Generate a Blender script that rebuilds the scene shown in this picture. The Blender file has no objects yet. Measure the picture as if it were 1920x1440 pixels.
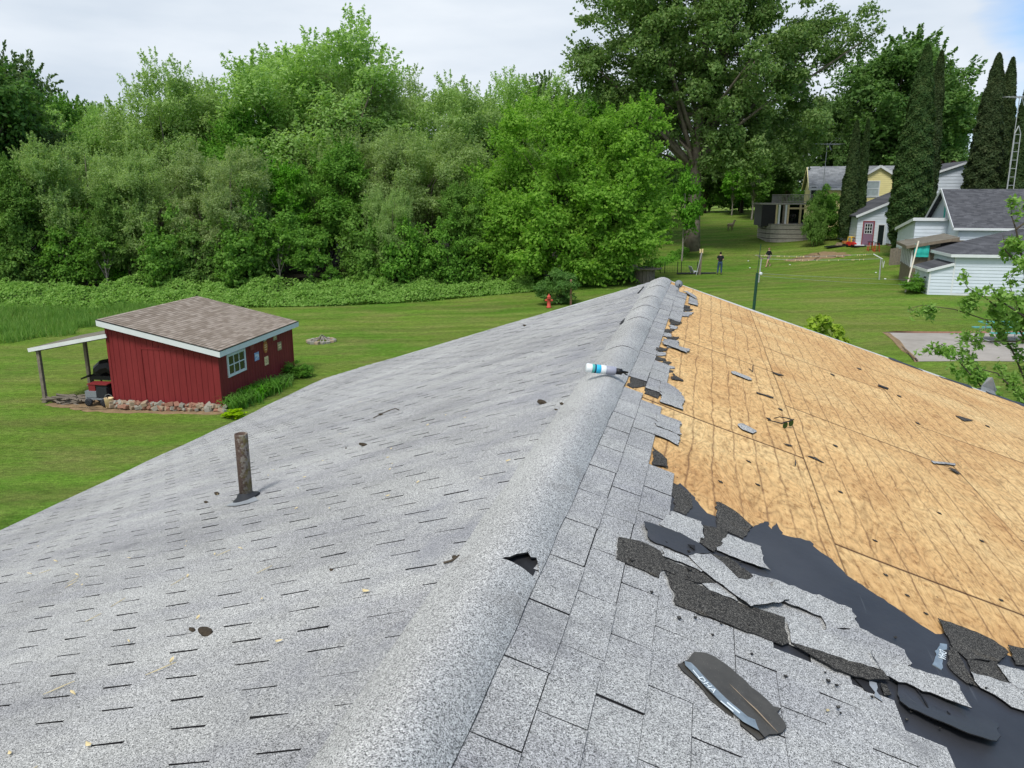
import bpy, bmesh, math, random
import numpy as np
from mathutils import Vector, Matrix, noise as mnoise
R = math.radians
S = bpy.context.scene
C = S.collection
# ------------------------------------------------------------------ camera, sky, sun, exposure
PITCH, FPX, CAMZ = R(13.66), 1440.0, 7.0
cam = bpy.data.cameras.new("camera"); camo = bpy.data.objects.new("camera", cam); C.objects.link(camo)
camo.location = (0, 0, CAMZ); camo.rotation_euler = (math.pi/2 - PITCH, 0, 0)
cam.sensor_width = 36; cam.lens = 27; cam.clip_start = .05; cam.clip_end = 6000
S.camera = camo
SUN_EL, SUN_AZ = R(58), R(205)          # azimuth measured clockwise from +Y
sun = bpy.data.lights.new("sun", 'SUN'); sun.energy = 1.5; sun.angle = R(16); sun.color = (1, .965, .91)
suno = bpy.data.objects.new("sun", sun); C.objects.link(suno)
sv = Vector((math.sin(SUN_AZ)*math.cos(SUN_EL), math.cos(SUN_AZ)*math.cos(SUN_EL), math.sin(SUN_EL)))
suno.rotation_euler = sv.to_track_quat('Z', 'Y').to_euler()
W = bpy.data.worlds.new("World"); S.world = W; W.use_nodes = True
wn, wl = W.node_tree.nodes, W.node_tree.links; wn.clear()
def wnode(t, **k):
    n = wn.new(t)
    for a, b in k.items(): setattr(n, a, b)
    return n
w_out = wnode('ShaderNodeOutputWorld'); w_bg = wnode('ShaderNodeBackground'); w_bg.inputs[1].default_value = .1
w_sky = wnode('ShaderNodeTexSky', sky_type='NISHITA', sun_disc=False, sun_elevation=SUN_EL, sun_rotation=SUN_AZ)
w_tc = wnode('ShaderNodeTexCoord')
w_map = wnode('ShaderNodeMapping'); w_map.inputs['Scale'].default_value = (1.0, 1.0, 4.2)
w_n = wnode('ShaderNodeTexNoise'); w_n.inputs['Scale'].default_value = 1.7; w_n.inputs['Detail'].default_value = 7; w_n.inputs['Roughness'].default_value = .52
w_n2 = wnode('ShaderNodeTexNoise'); w_n2.inputs['Scale'].default_value = 3.4; w_n2.inputs['Detail'].default_value = 5
w_sep = wnode('ShaderNodeSeparateXYZ')
w_x = wnode('ShaderNodeMapRange'); w_x.inputs[1].default_value = .33; w_x.inputs[2].default_value = .56; w_x.inputs[3].default_value = .42; w_x.inputs[4].default_value = -.17
w_add = wnode('ShaderNodeMath', operation='ADD')
w_r = wnode('ShaderNodeValToRGB'); w_r.color_ramp.elements[0].position = .42; w_r.color_ramp.elements[1].position = .60
w_cr = wnode('ShaderNodeValToRGB')
w_cr.color_ramp.elements[0].position = .30; w_cr.color_ramp.elements[0].color = (3.2, 3.65, 4.2, 1)
w_cr.color_ramp.elements[1].position = .72; w_cr.color_ramp.elements[1].color = (4.45, 4.75, 5.1, 1)
w_blue = wnode('ShaderNodeMixRGB'); w_blue.blend_type = 'MULTIPLY'; w_blue.inputs[0].default_value = 1; w_blue.inputs[2].default_value = (.55, .72, .92, 1)
w_mix = wnode('ShaderNodeMixRGB')
for a, b in ((w_tc.outputs['Generated'], w_map.inputs[0]), (w_map.outputs[0], w_n.inputs[0]), (w_map.outputs[0], w_n2.inputs[0]),
             (w_tc.outputs['Generated'], w_sep.inputs[0]), (w_sep.outputs[0], w_x.inputs[0]), (w_n.outputs[0], w_add.inputs[0]), (w_x.outputs[0], w_add.inputs[1]),
             (w_add.outputs[0], w_r.inputs[0]), (w_n2.outputs[0], w_cr.inputs[0]), (w_sky.outputs[0], w_blue.inputs[1]), (w_r.outputs[0], w_mix.inputs[0]),
             (w_blue.outputs[0], w_mix.inputs[1]), (w_cr.outputs[0], w_mix.inputs[2]), (w_mix.outputs[0], w_bg.inputs[0]), (w_bg.outputs[0], w_out.inputs[0])):
    wl.new(a, b)
S.view_settings.view_transform = 'Standard'; S.view_settings.look = 'None'; S.view_settings.gamma = 1
S.view_settings.exposure = 1.0
S.cycles.max_bounces = 6; S.cycles.diffuse_bounces = 4; S.cycles.glossy_bounces = 2; S.cycles.transmission_bounces = 4; S.cycles.transparent_max_bounces = 6
S.cycles.use_denoising = True
rnd = random.Random(7)

# ------------------------------------------------------------------ pixel geometry of the photograph -> places in the world
def ray(px, py):
    x, y = (px-960)/FPX, (720-py)/FPX
    return Vector((x, math.cos(PITCH)+math.sin(PITCH)*y, -math.sin(PITCH)+math.cos(PITCH)*y))
def at(px, py, D):                       # the point that far in front of the camera
    v = ray(px, py); k = D/v.y
    return Vector((v.x*k, D, CAMZ+v.z*k))
def atz(px, py, z):
    v = ray(px, py); k = (z-CAMZ)/v.z
    return Vector((v.x*k, v.y*k, z))

# ------------------------------------------------------------------ terrain heights
CP = np.array([(-12,20,0),(-10,25,0),(-12,30,0),(-25,25,0),(-30,50,.2),(-15,55,.2),(0,55,.4),(-5,40,.1),(4,47,.5),(10,58,.9),(16,61,1.05),
 (-60,60,.5),(-60,20,0),(17.5,75,2.0),(22,66,1.25),(32,85,3.35),(33,70.5,2.9),(30,62,2.0),(25,45,1.45),(35,44,1.5),(18,30,1.3),(22,29,1.3),(12,40,1.1),
 (10,20,1.1),(0,10,.6),(-8,8,.1),(8,0,1),(0,-20,.5),(-30,-20,0),(30,-20,1.2),(40,30,1.5),(60,60,2.5),(60,90,4),(32,110,4.8),(20,110,4.5),(0,110,3),
 (-40,110,1.5),(60,140,5),(-60,140,2),(0,150,4)], float)
_c = 5.0
_d = np.sqrt(((CP[:,None,:2]-CP[None,:,:2])**2).sum(-1)+_c*_c)
_n = len(CP); _A = np.zeros((_n+1,_n+1)); _A[:_n,:_n] = _d; _A[:_n,_n] = 1; _A[_n,:_n] = 1
_w = np.linalg.solve(_A, np.append(CP[:,2], 0))
def gz(x, y):
    x = np.asarray(x, float); y = np.asarray(y, float)
    r = np.sqrt((x[...,None]-CP[:,0])**2+(y[...,None]-CP[:,1])**2+_c*_c)
    z = (r*_w[:_n]).sum(-1)+_w[_n]
    far = np.clip((np.sqrt((x)**2+(y-60)**2)-90)/80, 0, 1)
    return np.clip(z, -.6, 6)*(1-far)+2.0*far
def g1(x, y): return float(gz(np.array([x]), np.array([y]))[0])
def gp(px, py):                          # where the sight line meets the ground
    v = ray(px, py); t = 5.0
    for _ in range(4000):
        p = v*t
        if CAMZ+p.z < g1(p.x, p.y): break
        t += .5
    lo, hi = t-.5, t
    for _ in range(14):
        m = (lo+hi)/2; p = v*m
        if CAMZ+p.z < g1(p.x, p.y): hi = m
        else: lo = m
    p = v*hi
    return Vector((p.x, p.y, g1(p.x, p.y)))

# ------------------------------------------------------------------ object helpers
class MB:
    def __init__(s): s.v, s.f, s.m = [], [], []
    def face(s, pts, m=0):
        i = len(s.v); s.v += [tuple(p) for p in pts]; s.f.append(tuple(range(i, i+len(pts)))); s.m.append(m)
    def add(s, vs, fs, m=0):
        i = len(s.v); s.v += [tuple(p) for p in vs]
        for f in fs: s.f.append(tuple(i+k for k in f)); s.m.append(m)
        return s
    def box(s, lo, hi, m=0, M=None):
        x0,y0,z0 = lo; x1,y1,z1 = hi
        vs = [(x0,y0,z0),(x1,y0,z0),(x1,y1,z0),(x0,y1,z0),(x0,y0,z1),(x1,y0,z1),(x1,y1,z1),(x0,y1,z1)]
        if M is not None: vs = [M @ Vector(p) for p in vs]
        return s.add(vs, [(0,3,2,1),(4,5,6,7),(0,1,5,4),(1,2,6,5),(2,3,7,6),(3,0,4,7)], m)
    def bar(s, a, b, w, h=None, m=0, up=(0,0,1)):
        a, b = Vector(a), Vector(b); h = h or w; d = (b-a).normalized(); u = Vector(up)
        if abs(d.dot(u)) > .98: u = Vector((1,0,0))
        x = d.cross(u).normalized(); y = x.cross(d).normalized()
        vs = [p+x*(sx*w/2)+y*(sy*h/2) for p in (a,b) for sx,sy in ((-1,-1),(1,-1),(1,1),(-1,1))]
        return s.add(vs, [(0,1,2,3),(7,6,5,4),(0,4,5,1),(1,5,6,2),(2,6,7,3),(3,7,4,0)], m)
    def tube(s, pts, rad, n=8, m=0, cap=True):
        pts = [Vector(p) for p in pts]
        if not hasattr(rad, '__len__'): rad = [rad]*len(pts)
        rings = []; prev = None
        for i, p in enumerate(pts):
            d = (pts[min(i+1,len(pts)-1)]-pts[max(i-1,0)]).normalized()
            if prev is None:
                u = Vector((0,0,1)) if abs(d.z) < .9 else Vector((1,0,0)); x = d.cross(u).normalized()
            else: x = (prev-d*prev.dot(d)).normalized()
            prev = x; y = d.cross(x)
            rings.append([p+(x*math.cos(2*math.pi*k/n)+y*math.sin(2*math.pi*k/n))*rad[i] for k in range(n)])
        vs = [q for r_ in rings for q in r_]; fs = []
        for i in range(len(pts)-1):
            for k in range(n): fs.append((i*n+k, i*n+(k+1)%n, (i+1)*n+(k+1)%n, (i+1)*n+k))
        if cap: fs.append(tuple(range(n))[::-1]); fs.append(tuple((len(pts)-1)*n+k for k in range(n)))
        return s.add(vs, fs, m)
    def lathe(s, prof, n=16, m=0, M=None, close=False):
        vs = [Vector((r_*math.cos(2*math.pi*k/n), r_*math.sin(2*math.pi*k/n), z)) for r_, z in prof for k in range(n)]
        if M is not None: vs = [M @ p for p in vs]
        fs = [(i*n+k, i*n+(k+1)%n, (i+1)*n+(k+1)%n, (i+1)*n+k) for i in range(len(prof)-1) for k in range(n)]
        if prof[0][0] > .0005: fs.append(tuple(range(n))[::-1])
        if prof[-1][0] > .0005: fs.append(tuple((len(prof)-1)*n+k for k in range(n)))
        return s.add(vs, fs, m)
    def prism(s, top, down, m=0, mside=None):      # polygon with thickness along vector `down`
        n = len(top); top = [Vector(p) for p in top]; bot = [p+Vector(down) for p in top]; i = len(s.v)
        s.v += [tuple(p) for p in top+bot]
        s.f.append(tuple(i+k for k in range(n))); s.m.append(m)
        s.f.append(tuple(i+n+k for k in reversed(range(n)))); s.m.append(m if mside is None else mside)
        for k in range(n):
            s.f.append((i+k, i+n+k, i+n+(k+1)%n, i+(k+1)%n)); s.m.append(m if mside is None else mside)
        return s
    def build(s, name, mats, parent=None, smooth=False, recalc=False):
        me = bpy.data.meshes.new(name); me.from_pydata(s.v, [], s.f)
        for m in (mats if isinstance(mats, (list, tuple)) else [mats]): me.materials.append(m)
        me.polygons.foreach_set('material_index', np.array(s.m, dtype=np.int32))
        if smooth: me.polygons.foreach_set('use_smooth', np.ones(len(s.f), dtype=bool))
        if recalc:
            bm = bmesh.new(); bm.from_mesh(me); bmesh.ops.recalc_face_normals(bm, faces=bm.faces); bm.to_mesh(me); bm.free()
        me.update()
        return link(name, me, parent)
def link(name, me, parent=None):
    o = bpy.data.objects.new(name, me); C.objects.link(o)
    if parent is not None: o.parent = parent
    return o
def tag(o, label, cat, group=None):
    o['label'] = label; o['category'] = cat
    if group: o['group'] = group
    return o
def thing(name, label, cat, loc=(0,0,0), rz=0, group=None):
    o = bpy.data.objects.new(name, None); C.objects.link(o); o.location = loc; o.rotation_euler = (0,0,rz); o.empty_display_size = .1
    return tag(o, label, cat, group)
def struct(o, kind='structure'):
    o['kind'] = kind; return o
def dup(root, loc, rz=0, sc=1, label=None):
    r = root.copy(); C.objects.link(r); r.location = loc; r.rotation_euler = (0,0,rz)
    r.scale = (sc,)*3 if not hasattr(sc, '__len__') else sc
    if label: r['label'] = label
    for ch in list(root.children):
        c = ch.copy(); C.objects.link(c); c.parent = r
        for g in list(ch.children):
            d = g.copy(); C.objects.link(d); d.parent = c
    return r

# ------------------------------------------------------------------ material helpers
class NT:
    def __init__(s, name):
        s.mat = bpy.data.materials.new(name); s.mat.use_nodes = True
        s.n = s.mat.node_tree.nodes; s.l = s.mat.node_tree.links
        s.b = s.n['Principled BSDF']; s.out = s.n['Material Output']
        s.b.inputs['Roughness'].default_value = .8; s.b.inputs['Specular IOR Level'].default_value = .3
        s._o = None
    def node(s, t, ins=None, **k):
        n = s.n.new(t)
        for a, b in k.items(): setattr(n, a, b)
        for a, b in (ins or {}).items():
            if hasattr(b, 'is_output'): s.l.new(b, n.inputs[a])
            else: n.inputs[a].default_value = b
        return n
    def obj(s):
        if s._o is None: s._o = s.node('ShaderNodeTexCoord').outputs['Object']
        return s._o
    def mapped(s, scale, rot=(0,0,0), loc=(0,0,0)):
        return s.node('ShaderNodeMapping', {0: s.obj(), 'Scale': scale, 'Rotation': rot, 'Location': loc}).outputs[0]
    def noise(s, scale, detail=4, rough=.55, vec=None, dist=0):
        return s.node('ShaderNodeTexNoise', {'Vector': vec or s.obj(), 'Scale': scale, 'Detail': detail, 'Roughness': rough, 'Distortion': dist}).outputs[0]
    def voro(s, scale, vec=None, feature='F1', out=0):
        return s.node('ShaderNodeTexVoronoi', {'Vector': vec or s.obj(), 'Scale': scale}, feature=feature).outputs[out]
    def ramp(s, f, stops, interp='LINEAR'):
        n = s.node('ShaderNodeValToRGB', {0: f}); e = n.color_ramp.elements; n.color_ramp.interpolation = interp
        while len(e) < len(stops): e.new(.5)
        for i, (p, c) in enumerate(stops):
            e[i].position = p; e[i].color = (*c, 1) if hasattr(c, '__len__') else (c, c, c, 1)
        return n.outputs[0]
    def mix(s, f, a, b, mode='MIX'):
        n = s.node('ShaderNodeMixRGB', blend_type=mode)
        for i, v in enumerate((f, a, b)):
            if hasattr(v, 'is_output'): s.l.new(v, n.inputs[i])
            elif i == 0: n.inputs[0].default_value = v
            else: n.inputs[i].default_value = (*v, 1) if hasattr(v, '__len__') else (v, v, v, 1)
        return n.outputs[0]
    def math(s, op, a, b=0.0, c=None):
        n = s.node('ShaderNodeMath', operation=op)
        for i, v in enumerate((a, b, c)):
            if v is None: continue
            if hasattr(v, 'is_output'): s.l.new(v, n.inputs[i])
            else: n.inputs[i].default_value = v
        return n.outputs[0]
    def xyz(s, vec=None): return s.node('ShaderNodeSeparateXYZ', {0: vec or s.obj()}).outputs
    def col(s, c, rough=None, spec=None, metal=None):
        if hasattr(c, 'is_output'): s.l.new(c, s.b.inputs['Base Color'])
        else: s.b.inputs['Base Color'].default_value = (*c, 1)
        if rough is not None: s.b.inputs['Roughness'].default_value = rough
        if spec is not None: s.b.inputs['Specular IOR Level'].default_value = spec
        if metal is not None: s.b.inputs['Metallic'].default_value = metal
        return s
    def bump(s, h, strength=.3, dist=.01):
        n = s.node('ShaderNodeBump', {'Height': h, 'Strength': strength, 'Distance': dist}); s.l.new(n.outputs[0], s.b.inputs['Normal']); return s
def plain(name, c, rough=.7, var=.18, scale=6, metal=0, spec=.3):
    t = NT(name); n = t.noise(scale, 5, .6)
    t.col(t.mix(1, c, t.ramp(n, [(.25, 1-var), (.75, 1+var)]), 'MULTIPLY'), rough, spec, metal)
    return t.mat
# ------------------------------------------------------------------ materials
def granules(name, stops, big=(.82, 1.12), scale=420, stain=None, streak=False):
    t = NT(name)
    v = t.node('ShaderNodeSeparateXYZ', {0: t.voro(scale, out=1)}).outputs[0]
    c = t.ramp(v, stops, 'CONSTANT')
    v2 = t.node('ShaderNodeSeparateXYZ', {0: t.voro(scale*.38, out=1)}).outputs[1]
    c = t.mix(1, c, t.ramp(v2, [(0, .90), (1, 1.1)]), 'MULTIPLY')
    n = t.noise(1.1, 6, .6)
    c = t.mix(1, c, t.ramp(n, [(.3, big[0]), (.7, big[1])]), 'MULTIPLY')
    if streak:                                  # rain streaks running down the slope
        n2 = t.noise(1.0, 5, .6, t.mapped((.9, 4.0, 1)))
        c = t.mix(1, c, t.ramp(n2, [(.32, (.80,.80,.84)), (.6, (1.05,1.05,1.04))]), 'MULTIPLY')
    if stain:
        n3 = t.noise(2.3, 7, .65, t.mapped((1, 1, 1), loc=(3.7, 1.9, 0)))
        c = t.mix(t.ramp(n3, [(.60, 0.0), (.72, .55)]), c, stain)
    if streak:                                  # grime washed down off the cap
        gx = t.xyz()[0]; gm = t.ramp(t.math('ADD', t.math('MULTIPLY', gx, 1.0), 1.0), [(.30, 0.0), (.62, 1.0), (.80, 1.0), (.86, 0.0)]); gn = t.ramp(t.noise(2.1, 6, .65, t.mapped((1.6, .8, 1), loc=(1,5,0))), [(.42, 0.0), (.66, .5)])
        c = t.mix(t.math('MULTIPLY', gm, gn), c, (.20,.205,.235))
    t.col(c, .95, .15)
    t.bump(t.math('ADD', v, 0), .35, .002)
    return t.mat
GR = [(0, (.085,.085,.084)), (.16, (.24,.24,.235)), (.38, (.355,.353,.344)), (.64, (.475,.472,.459)), (.87, (.65,.645,.625))]
M = {}
M['shingle'] = granules('granule_shingle', GR, streak=True, stain=(.17,.17,.175))
M['cap'] = granules('granule_ridge', [(0, (.09,.09,.089)), (.15, (.25,.25,.244)), (.36, (.375,.373,.363)), (.6, (.495,.492,.479)), (.85, (.67,.665,.645))], (.84, 1.1), 400, stain=(.15,.14,.13))
M['shback'] = granules('shingle_back', [(0, (.018,.017,.016)), (.35, (.045,.043,.04)), (.62, (.085,.08,.072)), (.86, (.17,.16,.14))], (.75, 1.2), 420, stain=(.12,.09,.05))
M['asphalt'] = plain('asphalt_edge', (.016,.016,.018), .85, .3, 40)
t = NT('felt'); n = t.noise(2.2, 6, .6); sc_ = t.noise(6, 3, .5, t.mapped((9, .35, 1), (0,0,.5)))
c = t.ramp(n, [(.3, (.027,.028,.033)), (.7, (.046,.048,.055))]); c = t.mix(t.ramp(sc_, [(.70, 0.0), (.74, .22)]), c, (.16,.17,.18))
t.col(c, .55, .35).bump(t.noise(5, 5, .6), .35, .02); M['felt'] = t.mat
t = NT('scrap_back'); n = t.noise(9, 6, .65); c = t.ramp(n, [(.3, (.045,.042,.037)), (.7, (.085,.08,.07))])
sp = t.voro(120); c = t.mix(t.ramp(sp, [(.06, .6), (.12, 0.0)]), c, (.3,.28,.24)); t.col(c, .6, .3).bump(n, .3, .01); M['scrapback'] = t.mat
# bare plywood: x = across the roof, y = along the ridge
t = NT('plywood'); x, y, z = t.xyz()
colm = t.math('FLOOR', t.math('MULTIPLY', x, 1/1.217)); rowf = t.math('MULTIPLY', t.math('ADD', t.math('SUBTRACT', y, 4.70-2.42*4), t.math('MULTIPLY', t.math('MODULO', colm, 2.0), 1.21)), 1/2.42)
pid = t.math('ADD', t.math('FLOOR', rowf), t.math('MULTIPLY', colm, 7.3))
sd1 = t.math('MULTIPLY', t.math('PINGPONG', rowf, .5), 2.42); sd2 = t.math('MULTIPLY', t.math('PINGPONG', t.math('MULTIPLY', x, 1/1.217), .5), 1.217)
off = t.node('ShaderNodeCombineXYZ', {0: t.math('MULTIPLY', pid, 3.1), 1: t.math('MULTIPLY', pid, 1.7), 2: 0.0}).outputs[0]
pv = t.node('ShaderNodeVectorMath', {0: t.obj(), 1: off}, operation='ADD').outputs[0]
mp = t.node('ShaderNodeMapping', {0: pv, 'Scale': (3.6, 1.0, 1)}).outputs[0]
hn = t.noise(1.0, 3, .5, mp, .55)
rings = t.math('FRACT', t.math('MULTIPLY', hn, 22))
grain = t.ramp(rings, [(0, .62), (.14, .92), (.4, 1.06), (.78, 1.04), (1, .55)])
fine = t.noise(1, 5, .7, t.node('ShaderNodeMapping', {0: pv, 'Scale': (90, 12, 1)}).outputs[0])
c = t.ramp(t.noise(1.3, 4, .6, pv), [(.28, (.58,.34,.14)), (.5, (.70,.455,.20)), (.75, (.78,.57,.28))])
c = t.mix(.62, c, t.mix(1, grain, (1,.86,.74), 'MULTIPLY') if False else grain, 'MULTIPLY'); c = t.mix(.6, c, t.ramp(fine, [(.3, .72), (.7, 1.18)]), 'MULTIPLY')
pk = t.noise(.9, 3, .5, pv); c = t.mix(t.ramp(pk, [(.54, 0.0), (.70, .5)]), c, (.50,.27,.10))
wob = t.math('MULTIPLY', t.math('SUBTRACT', t.noise(2.4, 4, .6), .5), .07)
ln = t.math('ABSOLUTE', t.math('SUBTRACT', t.math('FRACT', t.math('MULTIPLY', t.math('ADD', x, wob), 1/.1225)), .5))
brk = t.noise(3.2, 4, .6, t.mapped((6, 1.2, 1)))
lm = t.math('MULTIPLY', t.ramp(ln, [(.0, .95), (.03, .45), (.07, 0.0)]), t.ramp(brk, [(.30, .12), (.55, .95)]))
c = t.mix(lm, c, (.19,.10,.045))
mot = t.noise(30, 5, .75, t.mapped((1, .5, 1)), .15); c = t.mix(1, c, t.ramp(mot, [(.32, (.52,.43,.36)), (.48, (.92,.89,.86)), (.6, 1.04), (.75, 1.16)]), 'MULTIPLY')
ct = t.noise(26, 3, .6, t.mapped((1, .35, 1), loc=(3,1,0)), .35); c = t.mix(t.ramp(ct, [(.60, 0.0), (.72, .55)]), c, (.26,.14,.06))
c = t.mix(t.ramp(sd1, [(.007, .85), (.016, 0.0)]), c, (.10,.05,.025)); c = t.mix(t.ramp(sd2, [(.003, .6), (.007, 0.0)]), c, (.10,.05,.025))
sv_ = t.voro(9); c = t.mix(t.math('MULTIPLY', t.ramp(sv_, [(.035, .9), (.06, 0.0)]), t.ramp(t.noise(2, 2), [(.45, 0.0), (.5, 1.0)])), c, (.05,.03,.02))
sv2 = t.voro(24, t.mapped((1, .55, 1))); c = t.mix(t.math('MULTIPLY', t.ramp(sv2, [(.08, .75), (.14, 0.0)]), t.ramp(t.noise(3.3, 2), [(.5, 0.0), (.56, 1.0)])), c, (.09,.05,.03))
t.col(c, .75, .2).bump(fine, .25, .004); M['ply'] = t.mat
M['white'] = plain('white_paint', (.68,.70,.72), .5, .06, 3)
M['fascia'] = plain('house_fascia', (.72,.73,.73), .5, .1, 3)
M['siding'] = plain('white_siding', (.61,.665,.735), .5, .07, 1.2)
M['black'] = plain('black_metal', (.012,.012,.013), .45, .3, 8)
M['darkglass'] = plain('window_glass', (.015,.022,.022), .08, .3, 2, spec=.6)
M['palewin'] = plain('pale_window', (.36,.42,.43), .2, .2, 3)
M['pipe'] = None
t = NT('rusty_pipe'); n = t.noise(60, 6, .7); c = t.ramp(n, [(.25, (.05,.035,.03)), (.5, (.11,.075,.06)), (.75, (.16,.12,.10))])
l1 = t.noise(38, 6, .75, t.mapped((1,1,1), loc=(.3,.1,0))); gx = t.xyz()[0]
side = t.math('MULTIPLY', t.math('ADD', gx, 2.084), 14)
mk = t.ramp(t.math('ADD', l1, t.math('MULTIPLY', side, .22)), [(.52, 0.0), (.6, .5)]); c = t.mix(mk, c, (.36,.35,.30))
l2 = t.noise(22, 5, .7); c = t.mix(t.ramp(t.math('ADD', l2, t.math('MULTIPLY', side, .2)), [(.58, 0.0), (.66, .6)]), c, (.16,.14,.04))
t.col(c, .9, .2).bump(n, .4, .004); M['pipe'] = t.mat
M['lead'] = plain('lead_flash', (.27,.29,.31), .5, .2, 10)
M['rubber'] = plain('pipe_boot', (.02,.022,.027), .6, .3, 20)
# grass
t = NT('lawn'); n1 = t.noise(.09, 5, .6); n2 = t.noise(.55, 5, .65, t.mapped((.55, 1.2, 1))); n3 = t.noise(5.5, 5, .7, t.mapped((.7, 1.3, 1))); n4 = t.noise(26, 3, .7)
c = t.ramp(n1, [(.3, (.066,.160,.016)), (.5, (.108,.188,.025)), (.7, (.152,.197,.036))])
c = t.mix(t.ramp(n2, [(.42, 0.0), (.68, .75)]), c, (.175,.182,.055))
c = t.mix(1, c, t.ramp(n3, [(.25, .55), (.75, 1.45)]), 'MULTIPLY'); c = t.mix(.9, c, t.ramp(n4, [(.25, .45), (.75, 1.55)]), 'MULTIPLY')
st = t.noise(1.0, 2, .5, t.mapped((.06, 1.1, 1), (0,0,.25))); c = t.mix(.7, c, t.ramp(st, [(.35, .80), (.65, 1.2)]), 'MULTIPLY')
t.col(c, .95, .04).bump(n4, .7, .06); M['lawn'] = t.mat
M['dirt'] = plain('bare_soil', (.24,.165,.09), .95, .35, 4)
M['concrete'] = None
t = NT('slab_concrete'); n = t.noise(1.1, 7, .65); c = t.ramp(n, [(.3, (.27,.245,.215)), (.7, (.37,.34,.305))]); n5 = t.noise(.9, 5, .6, t.mapped((1, 5, 1)))
c = t.mix(t.ramp(n5, [(.62, 0.0), (.72, .45)]), c, (.2,.175,.15)); t.col(c, .9, .2).bump(t.noise(40, 4), .2, .01); M['concrete'] = t.mat
# leaves
def leafmat(name, stops, trans=.4, hue=.02, rough=.6, clump=.45, gain=(1.75,1.85,1.5)):
    t = NT(name); stops = [(p_, tuple(min(.75, v_*k_) for v_, k_ in zip(c_, gain))) for p_, c_ in stops]
    geo = t.node('ShaderNodeNewGeometry').outputs['Random Per Island']
    oi = t.node('ShaderNodeObjectInfo').outputs['Random']
    f = t.math('ADD', t.math('MULTIPLY', geo, .5), t.math('MULTIPLY', t.noise(clump, 3, .6), .75)); f = t.math('SUBTRACT', f, .12)
    c = t.ramp(f, stops)
    hs = t.node('ShaderNodeHueSaturation', {'Hue': t.math('ADD', .5-hue/2, t.math('MULTIPLY', oi, hue)), 'Saturation': t.math('ADD', .9, t.math('MULTIPLY', oi, .2)),
        'Value': t.math('ADD', .86, t.math('MULTIPLY', oi, .22)), 'Color': c}).outputs[0]
    t.col(hs, rough, .12)
    tr = t.node('ShaderNodeBsdfTranslucent'); t.l.new(t.mix(1, hs, (1.25,1.35,.7), 'MULTIPLY'), tr.inputs[0])
    mx = t.node('ShaderNodeMixShader', {0: trans}); t.l.new(t.b.outputs[0], mx.inputs[1]); t.l.new(tr.outputs[0], mx.inputs[2]); t.l.new(mx.outputs[0], t.out.inputs[0])
    return t.mat
M['willow'] = leafmat('willow_leaf', [(.1, (.085,.122,.052)), (.5, (.130,.172,.080)), (.9, (.190,.235,.122))], .48, gain=(2.45,2.6,2.05))
M['midleaf'] = leafmat('green_leaf', [(.1, (.038,.082,.016)), (.5, (.066,.128,.026)), (.9, (.112,.180,.043))], gain=(2.3,2.5,1.9))
M['darkleaf'] = leafmat('dark_leaf', [(.1, (.026,.052,.018)), (.5, (.046,.082,.028)), (.9, (.080,.117,.045))], .4, gain=(2.7,2.8,2.3))
M['bright'] = leafmat('maple_leaf', [(.1, (.055,.125,.010)), (.5, (.088,.180,.015)), (.9, (.150,.250,.028))], .5, gain=(2.2,2.45,1.8))
M['cotton'] = leafmat('cottonwood_leaf', [(.1, (.030,.066,.016)), (.5, (.054,.100,.027)), (.9, (.110,.150,.060))], .4, gain=(2.9,3.0,2.5))
M['cedar'] = leafmat('cedar_leaf', [(.1, (.018,.036,.014)), (.5, (.032,.056,.021)), (.9, (.062,.080,.034))], .2, gain=(1.6,1.6,1.4), clump=1.2)
M['lime'] = leafmat('lime_leaf', [(.1, (.19,.34,.012)), (.5, (.30,.46,.02)), (.9, (.42,.56,.04))], .35, gain=(1,1,1))
M['purple'] = leafmat('purple_leaf', [(.1, (.02,.008,.010)), (.9, (.05,.02,.022))], .2, gain=(1,1,1))
M['young'] = leafmat('young_leaf', [(.1, (.075,.145,.030)), (.5, (.12,.20,.045)), (.9, (.20,.285,.095))], .4, clump=3, gain=(1.8,1.85,1.7))
M['lily'] = leafmat('lily_blade', [(.1, (.035,.105,.012)), (.5, (.065,.16,.02)), (.9, (.11,.22,.035))], .25, clump=3)
M['tallgrass'] = leafmat('tall_grass', [(.1, (.06,.12,.03)), (.5, (.095,.165,.045)), (.9, (.15,.205,.075))], .45, gain=(1.9,1.9,1.7))
M['bark'] = plain('bark', (.085,.068,.05), .95, .4, 5)
M['greybark'] = plain('grey_bark', (.17,.145,.115), .95, .4, 3)
M['palebark'] = plain('pale_bark', (.26,.235,.20), .95, .3, 3)
M['wood'] = plain('weathered_wood', (.20,.17,.135), .9, .3, 7)
M['greydeck'] = plain('grey_deck_wood', (.36,.33,.295), .9, .25, 6)
M['oldwood'] = plain('old_brown_wood', (.19,.155,.115), .9, .3, 5)
M['newwood'] = plain('new_lumber', (.62,.50,.30), .8, .15, 5)
M['steel'] = plain('galvanised_steel', (.45,.46,.46), .5, .15, 10, .3)
M['darksteel'] = plain('dull_steel', (.20,.22,.24), .6, .3, 40)
M['greensteel'] = plain('green_post_paint', (.015,.06,.035), .6, .25, 10)
M['teal'] = plain('teal_plastic', (.03,.42,.36), .6, .12, 5)
M['red'] = plain('red_plastic', (.55,.03,.025), .4, .1, 5)
M['yellow'] = plain('yellow_plastic', (.75,.50,.06), .4, .1, 5)
M['skin'] = plain('skin', (.55,.33,.25), .6, .05, 9)
M['shirt'] = plain('black_cotton', (.012,.013,.018), .9, .2, 20)
M['jeans'] = plain('blue_denim', (.035,.07,.13), .9, .2, 30)
M['shorts'] = plain('grey_shorts', (.16,.13,.14), .9, .2, 30)
M['hair'] = plain('dark_hair', (.02,.014,.01), .7, .2, 40)
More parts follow.
